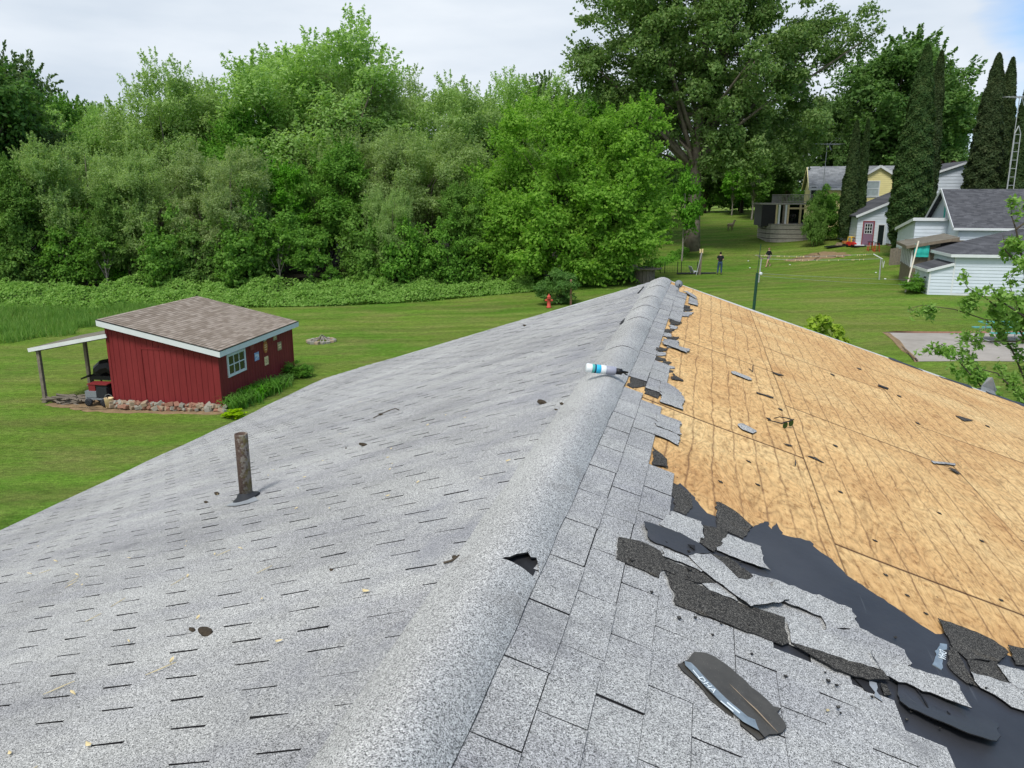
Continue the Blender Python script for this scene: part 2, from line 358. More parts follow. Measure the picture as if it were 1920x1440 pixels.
M['ginger'] = plain('light_hair', (.20,.10,.06), .7, .2, 40)
def courses(name, a, b, ax=2, ex=.14, tab=.3, var=.2, uax=0, sep=.65):
    """mineral roof shingles: each tab with a tone of its own, thin dark butt joints"""
    t = NT(name); o = t.xyz()
    r_ = t.math('MULTIPLY', o[ax], 1/ex); row = t.math('FLOOR', r_); fr = t.math('FRACT', r_)
    q = t.math('ADD', t.math('MULTIPLY', o[uax], 1/tab), t.math('MULTIPLY', row, .37)); 
    wnz = t.node('ShaderNodeTexWhiteNoise', {0: t.node('ShaderNodeCombineXYZ', {0: t.math('FLOOR', q), 1: row, 2: 0.0}).outputs[0]}, noise_dimensions='3D').outputs[0]
    c = t.mix(wnz, a, b); c = t.mix(1, c, t.ramp(t.noise(.8, 5, .6), [(.3, 1-var), (.7, 1+var)]), 'MULTIPLY')
    c = t.mix(.5, c, t.ramp(t.noise(45, 3, .7), [(.25, .6), (.75, 1.4)]), 'MULTIPLY')
    c = t.mix(t.ramp(fr, [(0, sep), (.13, 0.0)]), c, (.02,.02,.02)); t.col(c, .95, .15); t.bump(fr, .6, .012)
    return t.mat
M['tabroof'] = None
t = NT('tan_tab'); gi = t.node('ShaderNodeNewGeometry').outputs['Random Per Island']; c = t.ramp(gi, [(.1, (.235,.19,.15)), (.5, (.29,.24,.195)), (.9, (.35,.295,.245))]); c = t.mix(.6, c, t.ramp(t.noise(40, 4, .7), [(.25, .6), (.75, 1.4)]), 'MULTIPLY'); t.col(c, .95, .1); M['tabroof'] = t.mat
M['tanroof'] = courses('tan_shingle', (.165,.135,.11), (.285,.24,.20), 0, .14, .22, .12, 1, .5)
M['darkroof'] = courses('dark_shingle', (.060,.062,.070), (.105,.107,.118), 2, .075, .3, .15)
M['greyroof'] = courses('grey_shingle', (.17,.18,.19), (.27,.28,.29), 2, .11, .5, .25)
M['mossroof'] = plain('mossy_roof', (.16,.145,.115), .95, .4, 2)
t = NT('red_board'); x, y, z = t.xyz(); n = t.noise(1.2, 5, .6, t.mapped((1, 1, .3))); c = t.ramp(n, [(.3, (.185,.020,.022)), (.7, (.235,.029,.031))])
c = t.mix(1, c, t.ramp(t.noise(5, 5, .7, t.mapped((4, 4, .35))), [(.3, .86), (.7, 1.1)]), 'MULTIPLY'); t.col(c, .65, .25); M['redboard'] = t.mat
M['yellowpaint'] = plain('yellow_siding', (.80,.71,.34), .6, .06, 2)
M['stoneA'] = plain('tan_stone', (.34,.26,.18), .9, .25, 9)
M['stoneB'] = plain('rust_stone', (.28,.145,.10), .9, .25, 9)
M['stoneC'] = plain('grey_stone', (.28,.265,.22), .9, .25, 9)
M['plastic'] = plain('clear_strip', (.20,.24,.265), .25, .3, 30, spec=.6)
M['ink'] = plain('pale_lettering', (.74,.80,.82), .5, .08, 9)
# ------------------------------------------------------------------ the house whose roof fills the foreground
YAW, UC, RZ, MS, TEND, TNEAR, HW = R(14), .572, 5.87, .328, 11.19, -3.4, 5.42
rv, dv = Vector((math.cos(YAW), -math.sin(YAW), 0)), Vector((math.sin(YAW), math.cos(YAW), 0))
ORG = -UC*rv
house = thing('house', 'house under the camera with half of its grey shingle roof stripped to bare plywood', 'house', (ORG.x, ORG.y, 0), -YAW)
COS = 1/math.sqrt(1+MS*MS); NRM = lambda s: Vector((s*MS, 0, 1)).normalized()
def rp(px, py, side=1, lift=0.0):        # sight line -> house coordinates on a roof slope
    v = ray(px, py); a, b = v.dot(rv), v.dot(dv)
    k = (RZ-CAMZ+lift-MS*side*UC)/(v.z+MS*side*a)
    return UC+k*a, k*b
def und(u, t):                           # the gentle waves of an old roof
    return .006*math.sin(u*2.6+t*.7)+.005*math.sin(t*2.1+1.3+u*.4)+.004*math.sin(t*5.1+u*1.7)*math.sin(u*3.3)+.006*mnoise.noise(Vector((u*1.6, t*1.6, 3.1)))
def rz_(u, t, h=0.0): return RZ-MS*abs(u)+und(u, t)*min(1, abs(u)/.4)+h
def P(u, t, h=0.0): return Vector((u, t, rz_(u, t, h)))
def inpoly(x, y, pl):
    c = False; j = len(pl)-1
    for i in range(len(pl)):
        (xi, yi), (xj, yj) = pl[i], pl[j]
        if (yi > y) != (yj > y) and x < (xj-xi)*(y-yi)/(yj-yi)+xi: c = not c
        j = i
    return c
EU, TAB, PH = .1225, .3035, 2.032
def sheet(mb, u0, u1, h, nu, nt, t0=TNEAR, t1=TEND, m=0):
    g = [[P(u0+(u1-u0)*i/nu, t0+(t1-t0)*j/nt, h) for j in range(nt+1)] for i in range(nu+1)]
    vs = [p for r_ in g for p in r_]; w = nt+1
    mb.add(vs, [(i*w+j, (i+1)*w+j, (i+1)*w+j+1, i*w+j+1) for i in range(nu) for j in range(nt)], m)
def tabs(mb, side, keep, ncourse, seed):
    rr = random.Random(seed)
    for k in range(-1, ncourse):
        ua, ub = .118+EU*k, .118+EU*(k+1)
        if ub > HW+.04: break
        ph = PH+(TAB/2 if k % 2 else 0)+rr.uniform(-.012, .012)+(0 if side > 0 else .05)
        n0 = int((TNEAR-ph)/TAB)-1
        for n in range(n0, n0+60):
            ta, tb = ph+TAB*n, ph+TAB*(n+1)
            tb_, ta_ = min(tb, TEND+.02), max(ta, TNEAR)
            if tb_-ta_ < .03: continue
            if not keep((ua+ub)/2, (ta_+tb_)/2): continue
            gap = rr.choice((.0030, .0045, .0055, .007, .0085))/2
            if side < 0: gap = rr.choice((.0045, .006, .0075, .0085, .0095, .0105))/2
            q0, q1 = ta_+gap, tb_-gap; j = [rr.uniform(-.0012, .0022) for _ in range(4)]; e = ub+rr.uniform(-.003, .003)
            hi, lo = .0075, .0125
            A = P(side*ua, q0, hi+j[0]); B = P(side*ua, q1, hi+j[1]); Cc = P(side*e, q1, lo+j[2]); D = P(side*e, q0, lo+j[3])
            dn = Vector((0, 0, -.0085 if side < 0 else -.0055)); vs = [A, B, Cc, D, Cc+dn, D+dn, A+dn, B+dn]
            fs = [(0,1,2,3), (3,2,4,5), (0,3,5,6), (1,7,4,2)]
            if side > 0: fs = [f[::-1] for f in fs]
            i = len(mb.v); mb.v += [tuple(p) for p in vs]
            for q, f in enumerate(fs): mb.f.append(tuple(i+w for w in f)); mb.m.append(0 if q == 0 else 1)
            if side > 0: mb.face([P(ua-.004, ta_-.004, .0058), P(ub-.008, ta_-.004, .0058), P(ub-.008, tb_+.004, .0058), P(ua-.004, tb_+.004, .0058)], 1)
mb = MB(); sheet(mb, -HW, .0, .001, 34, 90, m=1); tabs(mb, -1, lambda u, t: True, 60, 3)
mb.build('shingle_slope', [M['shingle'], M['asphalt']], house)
# plywood deck, one sheet after another with open joints
for ui, (u0, u1) in enumerate(((0.02, 1.216), (1.218, 2.433), (2.435, 3.650), (3.652, 4.867), (4.869, HW))):
    cuts = [TNEAR]+[s_ for s_ in (4.70-1.21*(ui % 2)+2.42*k for k in range(-5, 5)) if TNEAR+.1 < s_ < TEND-.1]+[TEND]
    for a, b in zip(cuts, cuts[1:]):
        mb = MB(); nu, nt = 8, 6
        g = [[P(u0+(u1-u0)*i/nu, a+.0045+(b-a-.009)*j/nt, .002*math.sin(j/nt*math.pi)) for j in range(nt+1)] for i in range(nu+1)]
        vs = [p for r_ in g for p in r_]; w = nt+1; nv = len(vs)
        mb.add(vs+[p-Vector((0,0,.012)) for p in vs], [(i*w+j, (i+1)*w+j, (i+1)*w+j+1, i*w+j+1) for i in range(nu) for j in range(nt)]
            + [(i*w, nv+i*w, nv+(i+1)*w, (i+1)*w) for i in range(nu)] + [((i+1)*w+nt, nv+(i+1)*w+nt, nv+i*w+nt, i*w+nt) for i in range(nu)])
        mb.build('plywood_sheet', M['ply'], house)
mb = MB(); sheet(mb, .02, HW, -.013, 10, 20, m=0); mb.build('roof_board', M['asphalt'], house)
# grey shingles still nailed along the ridge
FPX_ = [(1250,524),(1268,541),(1290,556),(1285,590),(1262,605),(1250,640),(1240,672),(1260,688),(1262,710),(1252,735),(1243,748),(1240,790),(1236,812),(1232,845),
 (1248,880),(1264,912),(1262,957),(1246,985),(1225,1005),(1250,1065),(1268,1100),(1275,1133),(1309,1147),(1480,1207),(1570,1252),(1600,1262),(1668,1312),(1722,1380),(1775,1440),(1850,1560)]
field = [rp(*q) for q in FPX_]
field = [(0, TEND+.1)]+field+[(1.42, -.5), (1.42, TNEAR-.1), (0, TNEAR-.1)]
holes = [[rp(*q) for q in pl] for pl in ([(1184,704),(1220,716),(1210,726),(1178,721)], [(1209,728),(1238,736),(1239,756),(1207,746)])]
keepR = lambda u, t: inpoly(u, t, field) and not any(inpoly(u, t, h) for h in holes)
mb = MB(); tabs(mb, 1, keepR, 14, 5)
fx = [Vector((u, t, rz_(u, t, .0055))) for u, t in field[1:-3]]
mb.build('remaining_shingles', [M['shingle'], M['asphalt']], house); SHEET = True
# torn edge and flat pieces: outline in sight-line terms, laid on the slope at their own lift
def rough_outline(pts, rr, step=.022, amp=.0025):
    out = []
    for i, a in enumerate(pts):
        b = pts[(i+1) % len(pts)]; L = math.hypot(b[0]-a[0], b[1]-a[1]); n = max(1, int(L/step)); nx, ny = (-(b[1]-a[1])/max(L, 1e-6), (b[0]-a[0])/max(L, 1e-6))
        for k in range(n):
            f = k/n; j = 0 if k == 0 else rr.gauss(0, amp)
            out.append((a[0]+(b[0]-a[0])*f+nx*j, a[1]+(b[1]-a[1])*f+ny*j))
    return out
def patch(mb, px, lift, side=1, amp=.0025, thick=.004, curl=None, m=0, ms=0, seed=1):
    rr = random.Random(seed); pts = rough_outline([rp(q[0], q[1], side, lift) for q in px], rr, amp=amp)
    cx = sum(p[0] for p in pts)/len(pts); cy = sum(p[1] for p in pts)/len(pts)
    bm = bmesh.new(); vs = [bm.verts.new((p[0], p[1], 0)) for p in pts]; f = bm.faces.new(vs)
    bmesh.ops.triangulate(bm, faces=[f]); 
    for _ in range(2):
        le = [e for e in bm.edges if e.calc_length() > .06]
        if le: bmesh.ops.subdivide_edges(bm, edges=le, cuts=1)
        bmesh.ops.triangulate(bm, faces=bm.faces[:])
    bm.normal_update(); up = sum(f_.normal.z for f_ in bm.faces)
    if up < 0: bmesh.ops.reverse_faces(bm, faces=bm.faces[:])
    base = bm.verts[:]; bf = bm.faces[:]; idx = {v: i for i, v in enumerate(base)}
    tops = []
    for v in base:
        u, t = v.co.x, v.co.y; h = lift+.0018*mnoise.noise(Vector((u*14, t*14, seed)))+(.007*max(0, mnoise.noise(Vector((u*6, t*6, seed+.5)))) if thick > .0032 and lift > .009 and side > 0 else 0)
        if curl: h += max(0.0, curl[2]*((u-cx)*curl[0]+(t-cy)*curl[1])-curl[3]) if len(curl) > 3 else curl[2]*max(0, (u-cx)*curl[0]+(t-cy)*curl[1])
        tops.append(P(u, t, h))
    n = len(tops); mb.add(tops, [tuple(idx[v] for v in f_.verts) for f_ in bf], m)
    o = len(mb.v)-n; mb.v += [(p.x, p.y, p.z-thick) for p in tops]
    for f_ in bf: mb.f.append(tuple(o+n+idx[v] for v in reversed(f_.verts))); mb.m.append(ms)
    for e in bm.edges:
        if len(e.link_faces) == 1:
            l = e.link_loops[0]; a, b = idx[l.vert], idx[l.link_loop_next.vert]
            mb.f.append((o+a, o+n+a, o+n+b, o+b)); mb.m.append(ms)
    bm.free()
    return cx, cy
mb = MB()
TEETH = [([(1282,545),(1295,555),(1308,562),(1303,553),(1289,545)],.03,0), ([(1293,556),(1308,564),(1308,574),(1291,569)],.016,0),
 ([(1244,635),(1273,637),(1273,649),(1295,655),(1288,662),(1260,651),(1242,645)],.018,0), ([(1238,712),(1256,719),(1273,731),(1284,748),(1281,765),(1238,751)],.014,0),
 ([(1230,770),(1277,787),(1274,812),(1230,797)],.016,0), ([(1228,797),(1274,812),(1273,834),(1245,820),(1228,815)],.013,0), ([(1262,697),(1282,712),(1260,709)],.012,1),
 ([(1184,705),(1218,717),(1210,722),(1198,725),(1188,727),(1176,721)],.006,1), ([(1209,728),(1237,737),(1233,745),(1208,736)],.006,1), ([(1224,838),(1246,856),(1253,876),(1224,870)],.012,1),
 ([(1266,584),(1284,588),(1282,593)],.01,0)]
rr = random.Random(21)
for i in range(17):
    f = i/16; y0 = 574+f*118; x0 = [1292, 1270, 1258, 1264, 1244, 1258][min(5, int(f*6))]-4
    TEETH.append(([(x0-10, y0-3), (x0+rr.uniform(4, 14), y0+rr.uniform(-3, 2)), (x0+rr.uniform(0, 8), y0+rr.uniform(3, 6)), (x0-10, y0+4)], rr.uniform(.006, .012), rr.choice((1, 1, 0))))
for i, (pl, h, k) in enumerate(TEETH): mb = MB(); patch(mb, pl, h, amp=.006, m=k, ms=2, seed=i); mb.build('torn_edge', [M['shingle'], M['shback'], M['asphalt']], house)
# dark synthetic underlayment left at the near end
UPX = [(1262,912),(1275,904),(1297,925),(1326,960),(1343,966),(1412,986),(1425,979),(1441,976),(1447,990),(1455,975),(1466,1000),(1519,1013),(1531,1028),(1561,1049),(1587,1079),(1625,1105),(1677,1139),(1715,1167),
 (1754,1192),(1770,1190),(1860,1220),(1890,1232),(1990,1262),(2150,1500),(1950,1750),(1800,1560),(1700,1440),(1560,1300),(1380,1160),(1245,1132),(1150,1085),(1150,1000),(1225,945)]
mb = MB(); patch(mb, [(1240,1030),(1300,1040),(1395,1075),(1455,1086),(1597,1142),(1612,1177),(1696,1220),(1706,1248),(1650,1252),(1480,1206),(1262,1128),(1232,1085)], .0085, m=0, ms=1, amp=.005, seed=8); mb.build('remaining_shingles', [M['shingle'], M['asphalt']], house)
mb = MB(); patch(mb, UPX, .0045, amp=.005, m=0, ms=0, thick=.002, seed=4); mb.build('underlayment', M['felt'], house)
# ridge cap: rolled pieces bent over the ridge, each lapping the next
joints = [TNEAR, .3, 2.12, 4.98, 5.83, 7.35, 8.2, 8.95, 10.1, TEND+.02]
mb = MB(); N = 8
for j in range(60):
    t0, t1 = TNEAR+(TEND-TNEAR)*j/60, TNEAR+(TEND-TNEAR)*(j+1)/60
    pr = [(-.13, .0128), (-.05, .0135), (0, .009), (.05, .0135), (.105, .0130)]
    for a, b in zip(pr, pr[1:]): mb.face([P(a[0], t0, a[1]), P(b[0], t0, b[1]), P(b[0], t1, b[1]), P(a[0], t1, a[1])])
mb.build('cap_base', M['asphalt'], house)
rr = random.Random(9)
for ji, (a, b) in enumerate(zip(joints, joints[1:])):
    mb = MB(); nt = max(8, int((b-a)/.05)); nu = 18; g = []
    for i in range(nu+1):
        row = []
        for j in range(nt+1):
            s = i/nu*2-1; f = j/nt
            el, er = -.172-.012*mnoise.noise(Vector((a*3+f*(b-a)*5, 0, 0)))-.016*(ji < 3), .121+.006*mnoise.noise(Vector((f*(b-a)*4, 7, a)))
            u = (s*-el if s < 0 else s*er); t = a+(b-a)*f
            off = 0.0
            if ji == 2: off = .010*abs(math.sin(i*1.7))+.02*(s > .05)+.085*max(0.0, min(1, (s-.15)/.35, (1.02-s)/.15))*(1+.16*math.sin(i*2.9))
            if ji == 3: off = .015*abs(math.sin(i*2.3))+.05*max(0, s)
            t += off*(1-f)
            if j == nt: t += .015
            edge = 1-abs(s)**2.2
            h = .0195+.026*edge*(1+.25*math.sin(math.pi*f))*(1.15 if ji in (1, 2) else .8)
            h += (.013 if ji > 2 else .010)*math.sin(math.pi*f)*edge+.005*max(0, 1-f*(b-a)/.2)*edge*(ji > 2)
            h += .004*mnoise.noise(Vector((u*12, t*6, 1.0)))+.006*edge*mnoise.noise(Vector((0, t*1.7, 5)))
            row.append(Vector((u, t, RZ-MS*math.sqrt(u*u+.0022)-.004+h+und(u, t)*.3)))
        g.append(row)
    w = nt+1; vs = [p for r_ in g for p in r_]; nv = len(vs)
    fs = [(i*w+j, (i+1)*w+j, (i+1)*w+j+1, i*w+j+1) for i in range(nu) for j in range(nt)]
    i0 = mb.add(vs, fs, 0); mb.v += [(p.x, p.y, p.z-.006) for p in vs]
    rim = [(i*w, (i+1)*w) for i in range(nu)]+[((i+1)*w+nt, i*w+nt) for i in range(nu)]+[(j+1, j) for j in range(nt)]+[(nu*w+j, nu*w+j+1) for j in range(nt)]
    for p, q in rim: mb.f.append((q, p, nv+p, nv+q)); mb.m.append(1)
    mb.build('ridge_cap', [M['cap'], M['asphalt']], house, smooth=False)
# small dark tears along the left edge of the far cap, a crack across it
mb = MB()
for q in ([(1161,606),(1175,598),(1178,600),(1166,608)], [(1163,603),(1172,595),(1169,603)], [(1191,571),(1197,567),(1197,570)], [(1143,640),(1147,636),(1147,639)], [(1195,549),(1207,536),(1207,538),(1197,550)]):
    mb = MB(); patch(mb, q, .02, -1, .001, .003, seed=3); mb.build('cap_tear', M['asphalt'], house)
# rake edges, fascia and walls under the roof
for s, nm in ((-1, 'white'), (1, 'white')):
    a, b = P(0, TEND+.03, -.02), P(s*(HW+.02), TEND+.03, -.02); mb = MB(); mb.bar(a, b, .03, .05); mb.build('drip_edge', M['white'], house)
    mb = MB(); mb.bar(P(0, TEND-.02, -.13), P(s*(HW-.02), TEND-.02, -.13), .03, .15); mb.build('rake_board', M['fascia'], house)
    mb = MB(); mb.bar(P(s*HW, TNEAR, -.1), P(s*HW, TEND, -.1), .03, .18); mb.build('fascia', M['fascia'], house)
mb = MB(); w0, t0, t1 = HW-.45, TNEAR+.3, TEND-.35; zt = RZ-MS*w0-.12
for s in (-1, 1): mb.box((s*w0-.05, t0, -.5), (s*w0+.05, t1, zt))
for tt in (t0, t1):
    mb.prism([(-w0, tt, -.5), (w0, tt, -.5), (w0, tt, zt), (0, tt, RZ-.14), (-w0, tt, zt)], (0, .08, 0))
mb.build('wall', M['siding'], house)
# black torn membrane hanging over the right part of the far rake
mb = MB()
rr = random.Random(4); pts = [(1640,650),(1690,664),(1730,683),(1752,694),(1790,706),(1822,719),(1860,736),(1900,755),(1940,775)]
uu = [rp(x, y-1)[0] for x, y in pts]
for k in range(len(uu)-1):
    if k in (1, 4): continue
    mb = MB()
    for q in range(6):
        ua, ub = uu[k]+(uu[k+1]-uu[k])*q/6, uu[k]+(uu[k+1]-uu[k])*(q+1)/6
        wv = lambda u: .002+.022*abs(mnoise.noise(Vector((u*4.3, 2, 0))))
        mb.face([P(ua, TEND-.02-.12*wv(ua)/.02, .004), P(ub, TEND-.02-.12*wv(ub)/.02, .004), P(ub, TEND+.03, .008+wv(ub)), P(ua, TEND+.03, .008+wv(ua))])
        mb.face([P(ua, TEND+.03, .008+wv(ua)), P(ub, TEND+.03, .008+wv(ub)), P(ub, TEND+.09, -.06), P(ua, TEND+.09, -.06)])
    mb.build('torn_membrane', M['felt'], house)
# vent pipe with its flashing
pu, pt = -2.084, 3.90; b = P(pu, pt, .01)
vent = MB(); prof = [(.039, -.15), (.039, .41), (.0385, .415), (.033, .415), (.032, .30), (.0, .30)]
vent.lathe(prof, 28, 0, Matrix.Translation(b)); vp = vent.build('vent_pipe', M['pipe'], house, smooth=False)
for p_ in vp.data.polygons: p_.use_smooth = len(p_.vertices) == 4 and abs(p_.normal.z) < .5
fl = MB(); Mr = Matrix.Translation(b+Vector((0, 0, .0))) @ Matrix.Rotation(-math.atan(MS), 4, 'Y')
fl.lathe([(.086, .002), (.08, .010), (.052, .024), (.043, .04), (.0395, .042)], 24, 0, Mr); fl.build('pipe_boot', M['rubber'], vp, smooth=True)
mb = MB(); patch(mb, [(446,938),(424,950),(442,949),(466,944),(484,938),(478,932)], .016, -1, .001, .001, seed=5); mb.build('lead_flange', M['lead'], vp)
# ------------------------------------------------------------------ loose things on the roof: torn shingle pieces
def onroof(name, label, cat, polys, mats, group=None):
    """a thing lying on the roof: pieces of outline, each (pixels, lift, material index, curl)"""
    u, t = rp(*polys[0][0][0]); o = thing(name, label, cat, house.matrix_basis @ P(u, t, 0), -YAW, group)
    mb = MB()
    for i, pl in enumerate(polys): patch(mb, pl[0], .006+(pl[1]-.006)*.62, pl[4] if len(pl) > 4 else 1, .0034, .0035, pl[3] if len(pl) > 3 else None, pl[2], len(mats)-1, seed=i+len(label))
    o2 = mb.build(name, mats); bpy.data.objects.remove(o)
    M_ = Matrix.LocRotScale(ORG, Matrix.Rotation(-YAW, 3, 'Z'), None); c = M_ @ P(u, t, 0)
    inv = Matrix.Rotation(YAW, 4, 'Z'); o2.data.transform(Matrix.Translation(-Vector(P(u, t, 0))))
    o2.location = c; o2.rotation_euler = (0, 0, -YAW)
    return tag(o2, label, cat, group)
GG, BB, KK, SB = M['shingle'], M['shback'], M['felt'], M['scrapback']; AS = M['asphalt']
TS = 'torn shingle pieces beside the bare plywood'
def scrap(label, px, lift, mat, curl=None): return onroof('torn_shingle', label, 'shingle piece', [(px, lift, 0, curl)], [mat, AS], TS)
scrap('dark shingle piece at the top end of the underlayment, under the last whole grey tab', [(1262,903),(1270,907),(1296,923),(1298,951),(1287,965),(1264,957)], .010, BB)
scrap('dark fan shaped shingle piece on the plywood edge', [(1342,938),(1350,939),(1378,955),(1412,985),(1406,988),(1394,1008),(1363,994),(1344,989)], .012, BB)
scrap('brown stained shingle backing in the middle of the torn heap', [(1318,985),(1365,994),(1366,1016),(1344,1027),(1339,1037),(1312,1020),(1322,1008)], .016, BB)
scrap('light grey torn shingle tab with ragged left end above the dark felt blade', [(1260,958),(1315,978),(1317,996),(1322,1009),(1310,1020),(1277,1004),(1236,986),(1246,975)], .019, GG)
scrap('light grey square tab lying on the underlayment right of the brown stained backing', [(1365,1001),(1428,1023),(1432,1056),(1445,1070),(1391,1052),(1344,1032),(1344,1023)], .019, GG)
onroof('felt_scrap', 'pointed blade of dark grey felt lying on the grey shingles with two small tears', 'felt scrap', [([(1207,983),(1277,1002),(1312,1021),(1332,1037),(1289,1045),(1219,1018)], .022, 0, (-.9,.3,.05)), ([(1228,1006),(1252,1021),(1250,1022),(1226,1008)], .027, 1), ([(1289,1025),(1303,1027),(1303,1036),(1297,1031)], .027, 1)], [KK, AS])
scrap('brown black shingle strip, leftmost of the strips peeled off in a row', [(1160,1009),(1207,1021),(1239,1037),(1246,1051),(1246,1070),(1236,1085),(1155,1049)], .020, BB)
scrap('narrow light grey sliver between two dark peeled strips', [(1241,1033),(1288,1047),(1322,1071),(1315,1076),(1277,1057),(1242,1047)], .024, GG)
scrap('dark strip tucked under the edge of the long grey tab', [(1243,1048),(1315,1075),(1343,1097),(1305,1095),(1246,1071)], .021, BB)
scrap('long light grey tab lying askew over the dark peeled strips', [(1291,1045),(1332,1040),(1356,1056),(1385,1085),(1418,1083),(1456,1107),(1480,1126),(1442,1135),(1408,1141),(1322,1075)], .034, GG, (.6,-.8,.06))
scrap('narrow brown strip folded along the upper side of the long askew tab', [(1334,1040),(1362,1044),(1383,1058),(1412,1080),(1400,1087),(1384,1083),(1356,1056)], .037, BB)
scrap('grey tab wedged behind the long askew tab against the underlayment', [(1454,1088),(1595,1143),(1608,1177),(1548,1177),(1540,1154),(1484,1135),(1442,1113)], .026, GG)
scrap('longest dark peeled strip, freckled with granules, in front of the askew tab', [(1245,1073),(1314,1100),(1382,1130),(1472,1156),(1480,1203),(1467,1207),(1267,1133),(1254,1092)], .024, BB)
scrap('small grey sliver poking out from under the longest dark strip', [(1316,1096),(1343,1095),(1377,1118),(1384,1130),(1330,1108)], .022, GG)
scrap('wide grey piece with stepped upper edge running down towards the felt', [(1478,1160),(1521,1182),(1551,1177),(1608,1177),(1694,1220),(1706,1246),(1651,1252),(1565,1228),(1484,1201)], .030, GG)
scrap('narrow dark strip curling up over a gap in the shingles', [(1484,1203),(1553,1222),(1565,1226),(1655,1256),(1668,1273),(1630,1271),(1565,1250)], .036, BB, (.8,.6,.05))
scrap('grey tongue shaped tab pointing down over the black felt flap', [(1634,1218),(1650,1248),(1698,1246),(1792,1280),(1822,1329),(1775,1310),(1715,1284),(1655,1260)], .042, GG, (.8,-.5,.05))
onroof('felt_flap', 'large black felt flap with rounded end lifting off the roof near the lower right corner', 'felt flap', [([(1678,1269),(1690,1262),(1762,1290),(1820,1325),(1869,1342),(1876,1384),(1867,1398),(1816,1386),(1704,1331),(1687,1313)], .020, 0, (.2,-1.0,.20)),
   ([(1720,1285),(1742,1322),(1740,1322),(1717,1287)], .035, 1), ([(1776,1328),(1783,1334),(1780,1334)], .035, 1)], [KK, AS])
scrap('dark freckled shingle square standing out over the plywood edge at the right', [(1758,1161),(1831,1187),(1864,1204),(1891,1227),(1873,1244),(1813,1240),(1785,1215)], .018, BB)
scrap('brown stained shingle strip below the dark freckled square', [(1813,1240),(1869,1244),(1891,1284),(1864,1280),(1820,1264)], .020, BB)
scrap('narrow dark granule strewn strip left of the brown stained one', [(1778,1216),(1790,1222),(1815,1262),(1838,1291),(1812,1282),(1780,1254)], .014, BB)
scrap('grey shingle piece running out of the picture below the brown stained strip', [(1820,1264),(1891,1284),(1945,1298),(1945,1345),(1896,1327),(1864,1304),(1838,1291)], .023, GG)
scrap('grey shingle piece at the right picture edge above the running one', [(1869,1250),(1940,1266),(1940,1302),(1907,1293),(1891,1280)], .028, GG)
scrap('dark shingle corner at the right picture edge beside the bare plywood', [(1889,1213),(1940,1226),(1940,1256),(1904,1249)], .016, BB)
PS = 'shingle bits lying on the bare plywood'
def bit(label, px, mat=GG, lift=.014, name='shingle_bit'): return onroof(name, label, 'shingle bit', [(px, lift, 0)], [mat, AS], PS)
bit('long narrow grey bit on the plywood, far left of the loose ones', [(1371,697),(1378,697),(1406,709),(1410,714),(1404,714),(1373,702)])
bit('pale edged little bit beside the small twigs on the plywood', [(1446,698),(1456,699),(1470,703),(1460,704)], BB)
bit('thin brown stick of shingle between the narrow bit and the sunglasses', [(1418,736),(1450,746),(1450,748),(1418,738)], BB)
bit('pointed grey bit left of the sunglasses', [(1383,794),(1393,793),(1418,805),(1419,808),(1412,811),(1392,803)])
bit('small dark leaf shaped bit just below the sunglasses', [(1469,830),(1480,832),(1487,835),(1478,834)], BB)
bit('dark curled bit near the long joint below the sunglasses', [(1514,853),(1530,856),(1546,866),(1540,864),(1529,859)], BB)
bit('small upright dark chip below the long joint', [(1491,862),(1493,862),(1492,871),(1490,871)], BB)
bit('black stick near the far right of the plywood', [(1647,721),(1666,728),(1665,731),(1647,724)], AS)
bit('grey strip lying level in the middle right of the plywood', [(1745,864),(1755,866),(1791,867),(1791,872),(1750,869)])
bit('dark wedge under the level grey strip', [(1778,879),(1790,880),(1802,889),(1795,888)], BB)
bit('dark pointed bit high up at the right of the plywood', [(1791,781),(1801,783),(1824,791),(1808,791)], BB)
for i, (x, y) in enumerate([(1403,860),(1565,836),(1462,768),(1440,784),(1560,700),(1685,742),(1610,690),(1720,790),(1850,800),(1660,1075),(1700,1115),(1640,1010),(1575,920),(1840,1012),(1760,960),(1876,1125),(1735,1150),(1350,900),(1420,905)]):
    bit('tiny dark chip scattered on the bare plywood', [(x-4,y-1),(x+3,y+1),(x+6,y+4),(x,y+2)], BB, .01, 'shingle_chip')
rr = random.Random(31)
for i in range(34):
    x, y = [(1290,1110),(1400,1170),(1520,1215),(1620,1275),(1240,1060),(1330,1020),(1430,1060),(1590,1190),(1700,1290),(1780,1250)][i % 10]; x += rr.uniform(-70, 90); y += rr.uniform(-10, 70); q = rr.uniform(2, 5)
    bit('dark crumb of shingle fallen around the torn strips', [(x-q,y-q*.4),(x+q*.5,y-q*.5),(x+q,y+q*.3),(x-q*.2,y+q*.6)], BB, rr.uniform(.024, .03), 'shingle_crumb')
